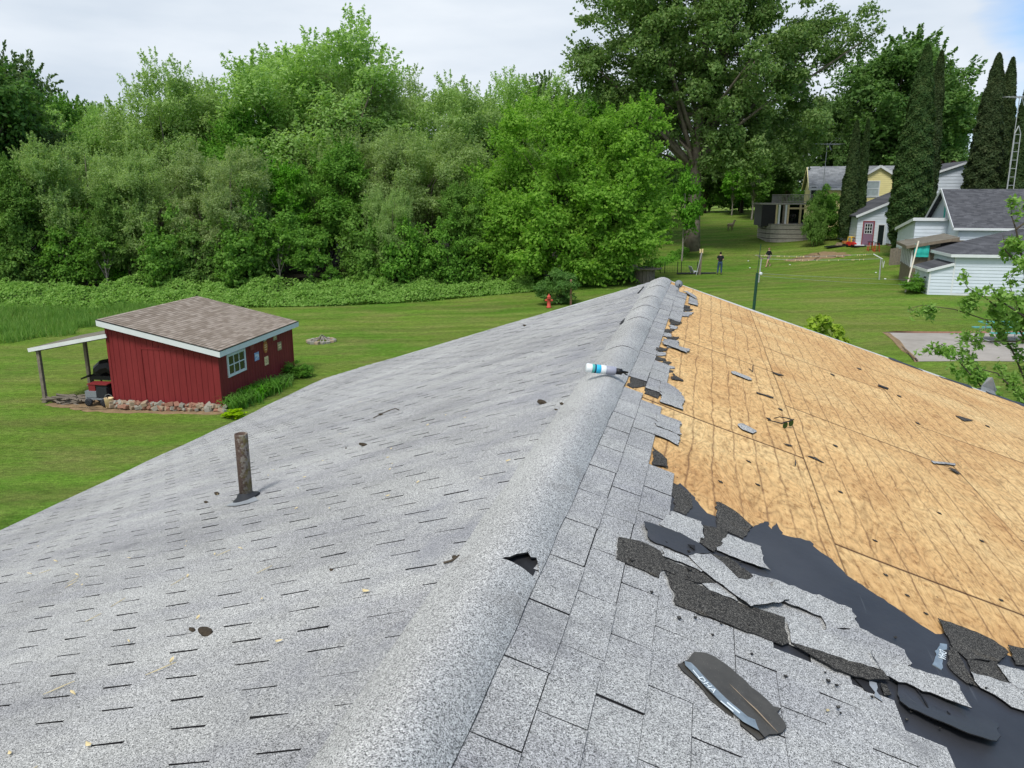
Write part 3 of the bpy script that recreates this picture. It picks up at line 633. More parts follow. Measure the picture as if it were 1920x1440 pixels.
# the turned over scrap with its clear strip and lettering
def text_on(s, px, py, size, ang, parent, mat, lift, side=1):
    cu = bpy.data.curves.new('lettering', 'FONT'); cu.body = s; cu.size = size; cu.extrude = .0004; cu.align_x = 'CENTER'; cu.align_y = 'CENTER'; cu.resolution_u = 2
    tmp = bpy.data.objects.new('lettering', cu); C.objects.link(tmp); bpy.context.view_layer.update()
    me = bpy.data.meshes.new_from_object(tmp.evaluated_get(bpy.context.evaluated_depsgraph_get())); bpy.data.objects.remove(tmp)
    u, t = rp(px, py, side, lift); me.transform(Matrix.Translation(P(u, t, lift)) @ Matrix.Rotation(math.atan(MS)*side, 4, 'Y') @ Matrix.Rotation(ang, 4, 'Z'))
    if parent: me.transform(Matrix.Translation(-Vector(parent['_base'])))
    me.materials.clear(); me.materials.append(mat)
    return link('lettering', me, parent)
def ang_of(p, q):
    a, b = Vector(rp(*p)), Vector(rp(*q)); d = b-a; return math.atan2(d.y, d.x)
ds = onroof('shingle_scrap', 'turned over brown shingle scrap with a clear lettered strip lying on the grey shingles', 'shingle scrap',
   [([(1302,1219),(1321,1221),(1338,1228),(1371,1251),(1438,1311),(1450,1324),(1464,1328),(1457,1335),(1472,1354),(1475,1362),(1467,1371),(1434,1380),(1424,1368),(1357,1318),(1338,1300),(1285,1238),(1280,1237),(1296,1225)], .030, 0, (.3,.4,.06)),
    ([(1271,1244),(1285,1240),(1357,1320),(1424,1370),(1434,1382),(1422,1385),(1390,1357),(1330,1307)], .017, 0)], [SB, AS])
ds['_base'] = tuple(P(*rp(1302,1219), 0))
def child_patch(parent, name, polys, mats):
    mb = MB()
    for i, pl in enumerate(polys): patch(mb, pl[0], pl[1], 1, .0008, .001, None, pl[2], pl[2], seed=i)
    o = mb.build(name, mats, parent); o.data.transform(Matrix.Translation(-Vector(parent['_base']))); return o
child_patch(ds, 'clear_strip', [([(1284,1236),(1296,1239),(1349,1293),(1362,1306),(1402,1341),(1416,1347),(1421,1361),(1424,1367),(1393,1350),(1350,1311),(1285,1243)], .0245, 0)], [M['plastic']])
text_on('DHA', 1326.5, 1280.0, .029, ang_of((1313,1271),(1337,1294)), ds, M['ink'], .0262)
child_patch(ds, 'strip_stripe', [([(1300,1252),(1313,1267),(1312,1268),(1299,1253)], .0258, 0), ([(1364,1313),(1388,1333),(1387,1335),(1363,1315)], .0258, 0), ([(1352,1310),(1376,1331),(1375,1332),(1351,1311)], .0258, 0)], [M['ink']])
child_patch(ds, 'scratch', [([(1368,1279),(1420,1328),(1440,1350),(1459,1371),(1438,1350),(1418,1329)], .0250, 0)], [M['stoneA']])
lb = onroof('lettered_strip', 'small clear strip with pale lettering stuck on the black underlayment at the right', 'strip', [([(1762,1209),(1775,1211),(1765,1257),(1748,1247)], .008, 0)], [M['plastic'], M['plastic']])
lb['_base'] = tuple(P(*rp(1762,1209), 0))
text_on('DHA', 1766, 1230, .036, ang_of((1767,1222),(1763,1243)), lb, M['ink'], .0095)
for o in (ds, lb): del o['_base']
def rworld(px, py, side=1, lift=.013):
    u, t = rp(px, py, side, lift); return Matrix.LocRotScale(ORG, Matrix.Rotation(-YAW, 3, 'Z'), None) @ P(u, t, lift)
# open gap in the shingles under the curling strip
gp_ = onroof('lifted_flap', 'bent pale metal edged flap in the hole under the curling dark strip', 'flap', [([(1600,1262),(1628,1268),(1640,1296),(1622,1290)], .015, 1), ([(1630,1272),(1644,1276),(1655,1310),(1640,1300)], .022, 0), ([(1652,1276),(1664,1280),(1672,1298),(1658,1300)], .022, 2)], [M['lead'], AS, M['shback'], AS])
# sealant tube lying across the ridge
a, b = rworld(1099, 689, -1, .13), rworld(1169, 697, 1, .095)
a = Vector(a); dirv = (Vector(b)-a).normalized(); L = (Vector(b)-a).length
tube = thing('sealant_tube', 'white and blue sealant tube with a dark nozzle lying across the ridge', 'tube', a)
q = dirv.to_track_quat('Z', 'Y').to_matrix().to_4x4(); T = lambda: MB()
M['tubewhite'] = plain('tube_white', (.74,.78,.80), .35, .06, 20); M['tubeblue'] = plain('tube_blue', (.03,.42,.68), .35, .2, 40); M['tubegrey'] = plain('tube_grey', (.30,.31,.38), .35, .1, 20); M['tubegreen'] = plain('tube_green', (.10,.42,.38), .35, .2, 40)
r0 = .028
for nm, s0, s1, rr0, rr1, mt in (('tube_body', 0, .15, r0, r0, 'tubewhite'), ('label_band', .22, .38, r0*1.01, r0*1.01, 'tubeblue'), ('label_panel', .38, .52, r0, r0, 'tubewhite'), ('lower_body', .52, .78, r0*.99, r0*.99, 'tubegrey')):
    mb = T(); mb.lathe([(rr0*.9, s0*L), (rr0, s0*L+.003), (rr1, s1*L-.003), (rr1*.96, s1*L)], 20, 0, q); mb.build(nm, M[mt], tube, smooth=True)
mb = T(); mb.lathe([(r0*.7, .78*L), (r0*.72, .95*L), (r0*.35, .97*L), (r0*.2, 1.12*L), (.001, 1.125*L)], 16, 0, q); mb.build('nozzle_cap', M['black'], tube, smooth=True)
mb = T(); mb.lathe([(r0*1.015, .16*L), (r0*1.02, .17*L), (r0*1.02, .20*L), (r0*1.015, .21*L)], 20, 0, q); mb.lathe([(r0*1.02, .225*L), (r0*1.025, .23*L), (r0*1.025, .25*L), (r0*1.02, .255*L)], 20, 1, q); mb.build('label_stripe', [M['tubegreen'], M['asphalt']], tube, smooth=True)
# sunglasses on the plywood
c0 = rworld(1476, 803, 1, .004); sg = thing('sunglasses', 'dark sunglasses with green lenses lying open on the plywood', 'sunglasses', c0, R(40))
def lens(mb, cx, thick=.003):
    n = 20; o_ = []
    for k in range(n):
        a_ = 2*math.pi*k/n; sx = abs(math.cos(a_))**.8*math.copysign(1, math.cos(a_)); o_.append((cx+.029*sx, -.004-.002, .026+.023*math.sin(a_)*(1 if math.sin(a_) < 0 else .75)))
    mb.prism(o_, (0, thick, 0))
M['lensgreen'] = plain('green_lens', (.03,.05,.018), .08, .1, 9, spec=.7)
for sx in (-1, 1):
    mb = MB(); lens(mb, sx*.036); mb.build('lens', M['lensgreen'], sg)
    mb = MB(); mb.tube([(sx*.068, 0, .04), (sx*.07, .05, .042), (sx*.066, .10, .040), (sx*.06, .14, .022)], [.0042, .0038, .0034, .004], 6); mb.build('temple', M['black'], sg)
mb = MB(); mb.tube([(-.069, -.001, .043), (-.036, -.005, .047), (0, -.006, .043), (.036, -.005, .047), (.069, -.001, .043)], .0042, 6); mb.build('frame', M['black'], sg)
# clumps of moss, twigs and maple seeds dropped on the shingles
def blob(seed, s=(1,1,1), sub=2, amp=.35, freq=1.6):
    bm = bmesh.new(); bmesh.ops.create_icosphere(bm, subdivisions=sub, radius=1)
    for v in bm.verts: v.co *= 1+amp*mnoise.noise(v.co*freq+Vector((seed*3.1, seed*1.7, 0))); v.co = Vector((v.co.x*s[0], v.co.y*s[1], v.co.z*s[2]))
    me = bpy.data.meshes.new('blob'); bm.to_mesh(me); bm.free(); return me
M['moss'] = plain('moss_clod', (.055,.042,.028), .95, .4, 60); M['seed'] = plain('dry_seed', (.62,.50,.27), .8, .2, 60); M['straw'] = plain('dry_straw', (.50,.43,.27), .9, .2, 40)
for i, (x, y, s, lab) in enumerate([(386,1181,.030,'brown clod of moss, larger of the two on the near left shingles'), (360,1177,.014,'small dark clod beside the larger near left one'), (681,832,.030,'brown clod of moss right of the vent pipe'), (649,838,.010,'dark crumb left of the clod beyond the vent pipe'),
     (714,776,.022,'clod with a curved twig in the middle of the left slope'), (1017,755,.034,'clod of moss near the ridge below the sealant tube'), (1054,757,.018,'small dark clod nearest the ridge cap below the tube'), (984,611,.03,'clod of moss on the far end of the left slope'), (407,928,.024,'tan clod left of the vent pipe'), (387,944,.016,'dark clod below the tan one left of the vent pipe'),
     (855,1047,.016,'dark clod at the left end of the torn ridge cap'), (622,1069,.011,'small dark clod on a slot below the vent pipe'), (1043,768,.012,'dark crumb under the clod nearest the ridge cap')]):
    me = blob(i, (s, s*.62, s*.42)); me.materials.append(M['moss']); o = link('moss_clod', me); o.location = rworld(x, y, -1, .012+s*.2); o.rotation_euler = (0, R(18), rnd.uniform(-.6, .6)); tag(o, lab, 'moss', 'clods of moss on the left slope')
def twig(label, pts, r, side=-1, lift=.02):
    ps = [rworld(x, y, side, lift) for x, y in pts]; mb = MB(); mb.tube([p-ps[0] for p in ps], r, 5); o = mb.build('twig', M['bark']); o.location = ps[0]; return tag(o, label, 'twig')
twig('curved brown twig beside the clod in the middle of the left slope', [(700,782),(714,775),(728,769),(742,765),(748,768)], .004)
twig('forked twig by the torn ridge cap', [(832,1056),(846,1052),(857,1045),(861,1042)], .004)
twig('thin forked twig on the plywood beyond the sunglasses', [(1404,692),(1411,698),(1412,685)], .004, 1, .008)
seedmesh = MB(); seedmesh.add([(0,0,.002),(.008,.004,.006),(.022,.006,.004),(.034,.0,.003),(.022,-.007,.003),(.008,-.005,.002),(.002,0,.009)], [(0,1,6),(1,2,6),(2,3,6),(3,4,6),(4,5,6),(5,0,6),(0,5,4,3,2,1)])
so = None; sdg = 'maple seeds fallen on the shingles'
spots = [(108,1056),(161,1389),(16,1404),(141,1300),(680,1109),(1550,1332),(318,1240),(60,1078),(350,1080),(148,1084),(30,1440)]
for i in range(26): spots.append((rnd.uniform(380, 980), rnd.uniform(745, 960)))
for i in range(12): spots.append((rnd.uniform(10, 520), rnd.uniform(1010, 1240)))
for i, (x, y) in enumerate(spots):
    sd = 1 if x > 1200 else -1
    if so is None: so = seedmesh.build('maple_seed', M['seed']); tag(so, 'pale dry maple seed fallen on the grey shingles', 'seed', sdg); o = so
    else: o = so.copy(); C.objects.link(o)
    o.location = rworld(x, y, sd, .016); o.rotation_euler = (0, -sd*R(-18)*0+R(18)*sd, rnd.uniform(0, 6.3)); s = rnd.uniform(.7, 1.15)*(1 if i < 11 else .7); o.scale = (s, s, s)
stm = MB(); stm.tube([(0,0,.002),(.03,.003,.004),(.065,0,.003)], [.0016,.002,.0012], 4); st0 = None
for i, (x, y) in enumerate([(146,1092),(150,1085),(432,1030),(120,1284),(140,1275),(312,1246),(330,1238),(190,1150),(235,1120),(345,1080),(510,1058),(55,1440),(70,1430),(96,1070)]):
    if st0 is None: st0 = stm.build('dry_straw', M['straw']); tag(st0, 'pale dry straw lying on the grey shingles', 'straw', 'straws fallen on the left slope'); o = st0
    else: o = st0.copy(); C.objects.link(o)
    o.location = rworld(x, y, -1, .016); o.rotation_euler = (0, R(16), rnd.uniform(.2, .9)+math.pi)
# small dish at the far end of the ridge
u, t = rp(1272, 545); c0 = rworld(1272, 547, 1, .01); dish = thing('satellite_dish', 'small grey dish on a bracket at the far end of the ridge', 'dish', c0)
mb = MB(); mb.tube([(0,0,0), (0,.0,.06), (0,.02,.09)], .008, 8); mb.build('bracket', M['steel'], dish)
mb = MB(); mb.lathe([(.001, .018), (.03, .013), (.05, 0), (.052, .002), (.03, .017), (.001, .021)], 22, 0, Matrix.Translation((0, .0, .10)) @ Matrix.Rotation(R(68), 4, 'X')); mb.build('reflector', M['darksteel'], dish, smooth=True)
mb = MB(); mb.tube([(0, -.01, .07), (0, -.05, .09)], .004, 6); mb.box((-.008,-.06,.085), (.008,-.045,.10)); mb.build('feed_arm', M['black'], dish)

# bent piece of flashing standing up at the rake
c0 = rworld(1856, 737, 1, .0); fb = thing('bent_flashing', 'bent blue grey flashing standing up at the roof edge under the young tree', 'flashing', c0, -YAW)
mb = MB(); mb.prism([(-.13,0,-.03), (-.10,.02,.08), (-.045,.0,.20), (-.01,-.03,.21), (.02,.0,.13), (.05,.01,.02), (.10,0,-.06)], (0,.02,0)); mb.prism([(-.045,0,.2), (-.01,-.03,.21), (.09,.05,.02), (.07,.07,-.05), (.02,.03,.05)], (.01,.015,0)); mb.build('sheet', M['lead'], fb)
mb = MB(); mb.prism([(-.30,0,-.01), (-.10,.02,.05), (.0,.01,.03), (.12,.02,-.07), (-.1,.02,-.03)], (0,.03,0)); mb.build('black_lap', M['felt'], fb)
# ------------------------------------------------------------------ ground
xs = np.concatenate([[-3000,-1500,-700,-350,-200,-140], np.arange(-100, 110.1, 1.0), [140,200,350,700,1500,3000]])
ys = np.concatenate([[-3000,-1500,-700,-300,-150,-80], np.arange(-40, 180.1, 1.0), [210,260,350,700,1500,3000]])
gx, gy = np.meshgrid(xs, ys, indexing='ij'); Z = gz(gx, gy)
Z += .05*np.sin(gx*.35+1)*np.sin(gy*.27)+.03*np.sin(gx*.9+gy*.4)
_corr = lambda x, y: .05*math.sin(x*.35+1)*math.sin(y*.27)+.03*math.sin(x*.9+y*.4)
_g0 = g1
def g1(x, y): return _g0(x, y)+_corr(x, y)
me = bpy.data.meshes.new('lawn'); nx, ny = gx.shape
vv = np.stack([gx, gy, Z], -1).reshape(-1, 3); ii = np.arange(nx*ny).reshape(nx, ny)
ff = np.stack([ii[:-1,:-1], ii[1:,:-1], ii[1:,1:], ii[:-1,1:]], -1).reshape(-1, 4)
me.from_pydata(vv.tolist(), [], ff.tolist()); me.materials.append(M['lawn']); me.polygons.foreach_set('use_smooth', np.ones(len(ff), dtype=bool)); struct(link('lawn', me))
def drape(name, pts, mat, lift=.02, kind='structure', n=26, jit=.0):
    """a flat patch of ground following the terrain inside an outline"""
    rr = random.Random(len(pts)); x0, x1 = min(p[0] for p in pts), max(p[0] for p in pts); y0, y1 = min(p[1] for p in pts), max(p[1] for p in pts)
    cx, cy = sum(p[0] for p in pts)/len(pts), sum(p[1] for p in pts)/len(pts)
    ring = []
    for i, a in enumerate(pts):
        b = pts[(i+1) % len(pts)]
        for k in range(6): f = k/6; ring.append((a[0]+(b[0]-a[0])*f+rr.gauss(0, jit), a[1]+(b[1]-a[1])*f+rr.gauss(0, jit)))
    mb = MB(); m_ = len(ring); rows = 8
    vs = []
    for r_ in range(rows+1):
        f = r_/rows
        for p in ring:
            x, y = cx+(p[0]-cx)*f, cy+(p[1]-cy)*f; vs.append((x, y, g1(x, y)+lift*(1 if r_ < rows else .2)))
    mb.add(vs, [(r_*m_+k, (r_+1)*m_+k, (r_+1)*m_+(k+1) % m_, r_*m_+(k+1) % m_) for r_ in range(rows) for k in range(m_)])
    o = mb.build(name, mat, None, True); return struct(o, kind)
def G(px, py):
    v = gp(px, py); return Vector((v.x, v.y, g1(v.x, v.y)))
# ------------------------------------------------------------------ red shed
SX, SY, SR = -9.82, 25.1, -R(8)
shed = thing('shed', 'dark red board shed with a tan single pitch roof and white trim', 'shed', (SX, SY, 0), SR)
SM = Matrix.LocRotScale(Vector((SX, SY, 0)), Matrix.Rotation(SR, 3, 'Z'), None)
Wd, Dp, Hl, Hh = 3.95, 5.9, 2.02, 2.90
sl = (Hh-Hl)/Wd; top = lambda x: Hl-sl*x
def boards(mb, a, b, toph, step, dep, seed=1):
    rr = random.Random(seed); a, b = Vector(a), Vector(b); L = (b-a).length; d = (b-a)/L; nrm = Vector((d.y, -d.x, 0)); n = int(L/step)
    for k in range(n):
        s0, s1 = k*L/n+.006, (k+1)*L/n-.006; h0, h1 = toph(s0), toph(s1); o = nrm*(dep+rr.uniform(0, .004)); p, q = a+d*s0, a+d*s1
        vs = [p+o, q+o, q+o+Vector((0,0,h1)), p+o+Vector((0,0,h0)), p, q, q+Vector((0,0,h1)), p+Vector((0,0,h0))]
        mb.add(vs, [(0,1,2,3), (4,0,3,7), (1,5,6,2), (3,2,6,7)])
mb = MB()
mb.prism([(-Wd,0,0), (0,0,0), (0,0,Hl), (-Wd,0,Hh)], (0,.06,0)); mb.prism([(-Wd,Dp,0), (0,Dp,0), (0,Dp,Hl), (-Wd,Dp,Hh)], (0,-.06,0))
mb.box((-.06,.06,0), (0,Dp-.06,Hl)); mb.box((-Wd,.06,0), (-Wd+.06,Dp-.06,Hh-.02))
boards(mb, (-Wd,0,0), (0,0,0), lambda s: Hh-sl*s-.01, .205, .016); boards(mb, (0,0,0), (0,Dp,0), lambda s: Hl-.01, .205, .016, 2); boards(mb, (-Wd,Dp,0), (-Wd,0,0), lambda s: Hh-.02, .205, .016, 3)
mb.build('wall', M['redboard'], shed)
for lo, hi in (((-Wd-.02,-.03,0), (-Wd+.07,-.018,Hh-.06)), ((-.07,-.03,0), (.03,-.018,Hl-.06)), ((.018,-.02,0), (.03,.07,Hl-.05)), ((.018,Dp-.07,0), (.03,Dp+.02,Hl-.05))): mb = MB(); mb.box(lo, hi); mb.build('corner_trim', M['redboard'], shed)
mb = MB()
for x0, x1, z0, z1 in ((-2.75,-1.2,2.02,2.08), (-2.78,-2.72,.12,2.05), (-1.25,-1.19,.12,2.05)): mb.box((x0,-.034,z0), (x1,-.0175,z1))
mb.build('door_trim', M['redboard'], shed)
o1, o2 = .20, .22; x0, x1, y0, y1 = -Wd-.14, o1, -o2, Dp+o2; tz = lambda x: top(x)+.10
mb = MB(); mb.prism([(x0,y0,tz(x0)), (x1,y0,tz(x1)), (x1,y1,tz(x1)), (x0,y1,tz(x0))], (0,0,-.05)); rf = mb.build('roof', M['tanroof'], shed)
# shingle courses as real laps on the roof
mb = MB(); k = 0; e = .142; rr = random.Random(5)
n = int((x1-x0)/e)+1
for k in range(n):
    a, b = x0+(x1-x0)*k/n, x0+(x1-x0)*(k+1)/n
    yy = y0+(-.15 if k % 2 else 0)
    while yy < y1:
        ya, yb = max(yy, y0)+.003, min(yy+.30, y1)-.003
        if yb > ya: mb.face([(a,ya,tz(a)+.004), (b,ya,tz(b)+.013+rr.uniform(0,.006)), (b,yb,tz(b)+.013+rr.uniform(0,.006)), (a,yb,tz(a)+.004)])
        yy += .30
mb.build('roof_shingles', M['tabroof'], shed)
mb = MB(); mb.prism([(x0,y0-.03,tz(x0)-.02), (x1,y0-.03,tz(x1)-.02), (x1,y0-.03,tz(x1)-.21), (x0,y0-.03,tz(x0)-.21)], (0,.025,0)); mb.prism([(x0,y1,tz(x0)-.02), (x1,y1,tz(x1)-.02), (x1,y1,tz(x1)-.21), (x0,y1,tz(x0)-.21)], (0,.025,0))
mb.box((x1,y0-.03,tz(x1)-.21), (x1+.028,y1+.025,tz(x1)-.02)); mb.box((x0-.028,y0,tz(x0)-.2), (x0-.001,y1,tz(x0)-.02)); mb.build('fascia', M['white'], shed)
mb = MB(); mb.box((x1+.004,y0-.035,tz(x1)-.018), (x1+.036,y1+.03,tz(x1)+.004)); mb.bar((x0,y0-.02,tz(x0)-.004), (x1,y0-.02,tz(x1)-.004), .035, .02); mb.build('drip_edge', M['black'], shed)
# six pane window
win = bpy.data.objects.new('window', None); C.objects.link(win); win.parent = shed
wy0, wy1, wz0, wz1 = .62, 1.75, 1.08, 1.70
mb = MB(); xa, xb = .017, .05
for lo, hi in (((xa,wy0-.09,wz0-.09), (xb,wy1+.09,wz0)), ((xa,wy0-.09,wz1), (xb,wy1+.09,wz1+.08)), ((xa,wy0-.09,wz0), (xb,wy0,wz1)), ((xa,wy1,wz0), (xb,wy1+.09,wz1))): mb.box(lo, hi)
for k in (1, 2): y = wy0+(wy1-wy0)*k/3; mb.box((xa,y-.018,wz0), (xb-.012,y+.018,wz1))
mb.box((xa,wy0,(wz0+wz1)/2-.018), (xb-.014,wy1,(wz0+wz1)/2+.018)); mb.build('frame', M['white'], win)
mb = MB(); mb.box((.0155,wy0,wz0), (.022,wy1,wz1)); mb.build('pane', M['darkglass'], win)
# little signs and a lamp hung on the side wall
def plaque(label, y, z, w, h, mats, marks=(), disc=False):
    c = SM @ Vector((.018, y, z)); o = thing('wall_plaque', label, 'plaque', c, SR, 'small plaques on the shed wall'); mb = MB()
    if disc: mb.prism([(.02, w/2*math.cos(a_*math.pi/10), h/2*math.sin(a_*math.pi/10)) for a_ in range(20)], (-.02, 0, 0))
    else: mb.box((0,-w/2,-h/2), (.02,w/2,h/2))
    mb.build('board', mats[0], o)
    if marks:
        mb = MB()
        for a_, b_, c_, d_ in marks: mb.box((.0205,a_*w/2,c_*h/2), (.026,b_*w/2,d_*h/2))
        mb.build('design', mats[1], o)
    return o
M['pblue'] = plain('plaque_blue', (.30,.40,.62), .6, .3, 12); M['pwhite'] = plain('plaque_white', (.62,.66,.72), .6, .2, 12); M['porange'] = plain('plaque_orange', (.52,.19,.06), .6, .25, 12); M['pcream'] = plain('plaque_cream', (.78,.60,.33), .6, .1, 12); M['ptan'] = plain('plaque_tan', (.40,.30,.17), .6, .3, 20); M['pmaroon'] = plain('plaque_maroon', (.26,.05,.05), .6, .2, 20)
ln = [(-.7,.7,.3,.42), (-.7,.5,-.05,.07), (-.7,.6,-.4,-.28)]
plaque('blue and white picture plaque, nearest to the shed window', 2.70, 1.30, .34, .30, (M['pblue'], M['pwhite']), [(-.8,.2,.1,.6), (.1,.8,-.4,.4), (-.6,-.1,-.7,-.3)])
plaque('round orange plaque on the shed wall', 3.45, 1.51, .33, .46, (M['porange'], M['pcream']), [(-.45,.45,.25,.4), (-.5,.5,-.1,.05), (-.4,.4,-.5,-.35)], True)
plaque('plain cream plaque, lowest of the shed plaques', 3.45, .98, .30, .32, (M['pcream'], M['ptan']), ln)
plaque('tan lettered plaque under the eave, topmost of the shed plaques', 4.30, 1.76, .30, .28, (M['ptan'], M['pcream']), ln)
plaque('olive tan lettered plaque nearest to the far corner of the shed', 4.65, 1.32, .34, .32, (M['ptan'], M['pcream']), [(-.7,.7,.1,.5), (-.7,.7,-.5,-.1)])
plaque('dark maroon plate on the shed wall right of the window', 2.38, 1.72, .30, .24, (M['pmaroon'],))
fl_ = thing('flood_lamp', 'small dark flood lamp under the shed eave', 'lamp', SM @ Vector((.02, 3.2, 1.86)), SR); mb = MB(); mb.box((0,-.04,-.03), (.05,.04,.03)); mb.build('base', M['black'], fl_); mb = MB(); mb.lathe([(.02,0), (.06,.09), (.055,.095)], 12, 0, Matrix.Translation((.05,-.05,-.01)) @ Matrix.Rotation(R(115), 4, 'Y')); mb.lathe([(.02,0), (.06,.09), (.055,.095)], 12, 0, Matrix.Translation((.05,.06,-.01)) @ Matrix.Rotation(R(100), 4, 'Y')); mb.build('head', M['steel'], fl_)
# open lean-to on the left
lx0, lx1, ly0, ly1 = -6.75, -Wd-.02, -.10, 2.55; lz0, lz1 = 1.98, 2.52; lt = lambda x: lz0+(lz1-lz0)*(x-lx0)/(lx1-lx0)
mb = MB(); mb.prism([(lx0-.1,ly0,lt(lx0-.1)), (lx1,ly0,lt(lx1)), (lx1,ly1,lt(lx1)), (lx0-.1,ly1,lt(lx0-.1))], (0,0,-.04)); mb.build('lean_to_roof', M['mossroof'], shed)
mb = MB(); mb.bar((lx0-.12,ly0-.02,lt(lx0-.1)-.07), (lx1+.1,ly0-.02,lt(lx1+.1)-.07), .035, .13); mb.bar((lx0-.1,ly0,lt(lx0-.1)-.07), (lx0-.1,ly1,lt(lx0-.1)-.07), .035, .11); mb.build('lean_to_fascia', M['fascia'], shed)
mb = MB()
for k in range(4): y = ly0+.15+(ly1-ly0-.3)*k/3; mb.bar((lx0,y,lt(lx0)-.11), (lx1,y,lt(lx1)-.11), .045, .12)
mb.build('rafter', M['wood'], shed)
for x, y in ((lx0+.16, ly0+.1), (lx0+.12, ly1-.15)): mb = MB(); mb.box((x-.055,y-.055,0), (x+.055,y+.055,lt(x)-.16)); mb.box((x-.085,y-.085,0), (x+.085,y+.085,.08)); mb.build('post', M['wood'], shed)
# things under the lean-to
grill = thing('grill', 'black covered grill standing under the lean-to beside the shed', 'grill', SM @ Vector((-4.75,.95,0)), SR)
mb = MB(); mb.box((-.55,-.28,.72), (.42,.28,.86)); mb.tube([(-.3,0,.86), (-.28,0,1.0), (-.1,0,1.12), (.15,0,1.18), (.36,0,1.0), (.4,0,.86)], [.26,.28,.3,.3,.28,.26], 10); mb.build('hood', M['black'], grill)
for x in (-.5, .36):
    for y in (-.22, .22): mb = MB(); mb.bar((x,y,0), (x+.03,y,.74), .045); mb.build('leg', M['black'], grill)
mb = MB(); mb.bar((-.86,-.3,.74), (-.5,-.3,.9), .06, .05); mb.bar((-.86,.25,.74), (-.5,.25,.9), .06, .05); mb.prism([(-.88,-.3,.74), (-.5,-.3,.9), (-.5,.28,.9), (-.88,.28,.74)], (0,0,-.03)); mb.build('side_shelf', M['black'], grill)
mb = MB(); mb.box((-.48,-.2,.18), (.34,.2,.22)); mb.build('bottom_shelf', M['black'], grill)
wag = thing('wagon', 'small red and grey garden cart loaded with a box beside the shed corner', 'cart', SM @ Vector((-4.50,.10,0)), SR)
mb = MB(); mb.box((-.42,-.26,.22), (.40,.26,.28)); mb.build('deck', M['darksteel'], wag); mb = MB(); mb.box((-.42,-.25,.30), (.0,.25,.52)); mb.build('grey_box', M['darksteel'], wag)
mb = MB(); mb.box((.02,-.25,.30), (.4,.25,.66)); mb.build('dark_bin', M['rubber'], wag); mb = MB(); mb.box((-.30,-.2,.52), (-.05,.2,.74)); mb.box((-.34,-.22,.74), (.4,.22,.77)); mb.build('red_box', M['redboard'], wag); mb = MB(); mb.box((-.04,-.19,.66), (.38,.19,.735)); mb.build('black_tray', M['black'], wag)
for x in (-.28, .3):
    for y in (-.3, .3):
        Mw = Matrix.Translation((x,y,.14)) @ Matrix.Rotation(math.pi/2, 4, 'X'); mb = MB(); mb.lathe([(.075,-.04), (.13,-.035), (.14,0), (.13,.035), (.075,.04)], 18, 0, Mw); w_ = mb.build('wheel', M['rubber'], wag, smooth=True)
        mb = MB(); mb.lathe([(.001,-.036), (.076,-.04), (.076,.04), (.001,.036)], 14, 0, Mw); mb.build('hub', M['white'], w_)
bk = thing('bucket', 'cream bucket at the front left corner of the shed', 'bucket', SM @ Vector((-4.0,-.22,0)), SR); mb = MB(); mb.lathe([(.12,0), (.15,.32), (.155,.33), (.14,.325), (.11,.03), (0,.03)], 18); mb.build('pail', M['pcream'], bk, smooth=True); mb = MB(); mb.tube([(-.15,0,.3), (-.11,.0,.42), (0,0,.46), (.11,0,.42), (.15,0,.3)], .006, 5); mb.build('handle', M['steel'], bk)
protos = []
for i in range(6):
    rr = random.Random(i); bm = bmesh.new(); bmesh.ops.create_cube(bm, size=2)
    for v in bm.verts: v.co = Vector((v.co.x*rr.uniform(.8,1.05), v.co.y*rr.uniform(.7,1.05), v.co.z*rr.uniform(.7,1.05)))
    bmesh.ops.bevel(bm, geom=bm.edges[:], offset=.16, segments=1, affect='EDGES'); me = bpy.data.meshes.new('stone'); bm.to_mesh(me); bm.free(); me.materials.append(M[('stoneA','stoneB','stoneC')[i % 3]]); protos.append(me)
rr = random.Random(12)
cl = {0: 'tan', 1: 'rust red', 2: 'grey'}
for i in range(90):
    x = -4.0+4.25*(i % 45)/44+rr.uniform(-.06, .06); lay = i//45; k = rr.randrange(6)
    s = rr.uniform(.055, .115); o = link('field_stone', protos[k]); o.location = SM @ Vector((x, -.17-.02*lay-rr.uniform(0, .12)*(1-lay), .05+.11*lay)); o.scale = (s*1.35, s*.9, s*.8); o.rotation_euler = (rr.uniform(-.5,.5), rr.uniform(-.6,.6), rr.uniform(0,6))
    tag(o, f'{cl[k % 3]} stone in the {("lower", "upper")[lay]} layer of the row along the shed foot', 'stone', 'stones along the foot of the shed')
rr = random.Random(3)
lg = None
for i in range(26):
    mb = MB()
    if lg is None: mb.tube([(-.5,0,0), (-.1,.02,.01), (.5,-.02,0)], [.035,.04,.03], 7); lg = mb.build('branch', M['greybark']); tag(lg, 'grey cut branch in the low pile under the lean-to', 'branch', 'cut branches piled under the lean-to'); o = lg
    else: o = lg.copy(); C.objects.link(o)
    o.location = SM @ Vector((-5.75+rr.uniform(-.55,.45), .15+rr.uniform(-.25,.3), .04+.16*rr.random())); o.rotation_euler = (0, rr.uniform(-.2,.2), SR+rr.uniform(-.5,.5)); s = rr.uniform(.6,1.25); o.scale = (s, 1, 1)
drape('soil', [tuple((SM @ Vector(p))[:2]) for p in ((-6.3,-.35,0), (-5.2,-.62,0), (-4.0,-.75,0), (-2,-.6,0), (.2,-.62,0), (.5,-.2,0), (.3,.1,0), (-3.9,.05,0), (-4.2,1.5,0), (-6.2,1.2,0))], M['dirt'], .012, jit=.06)
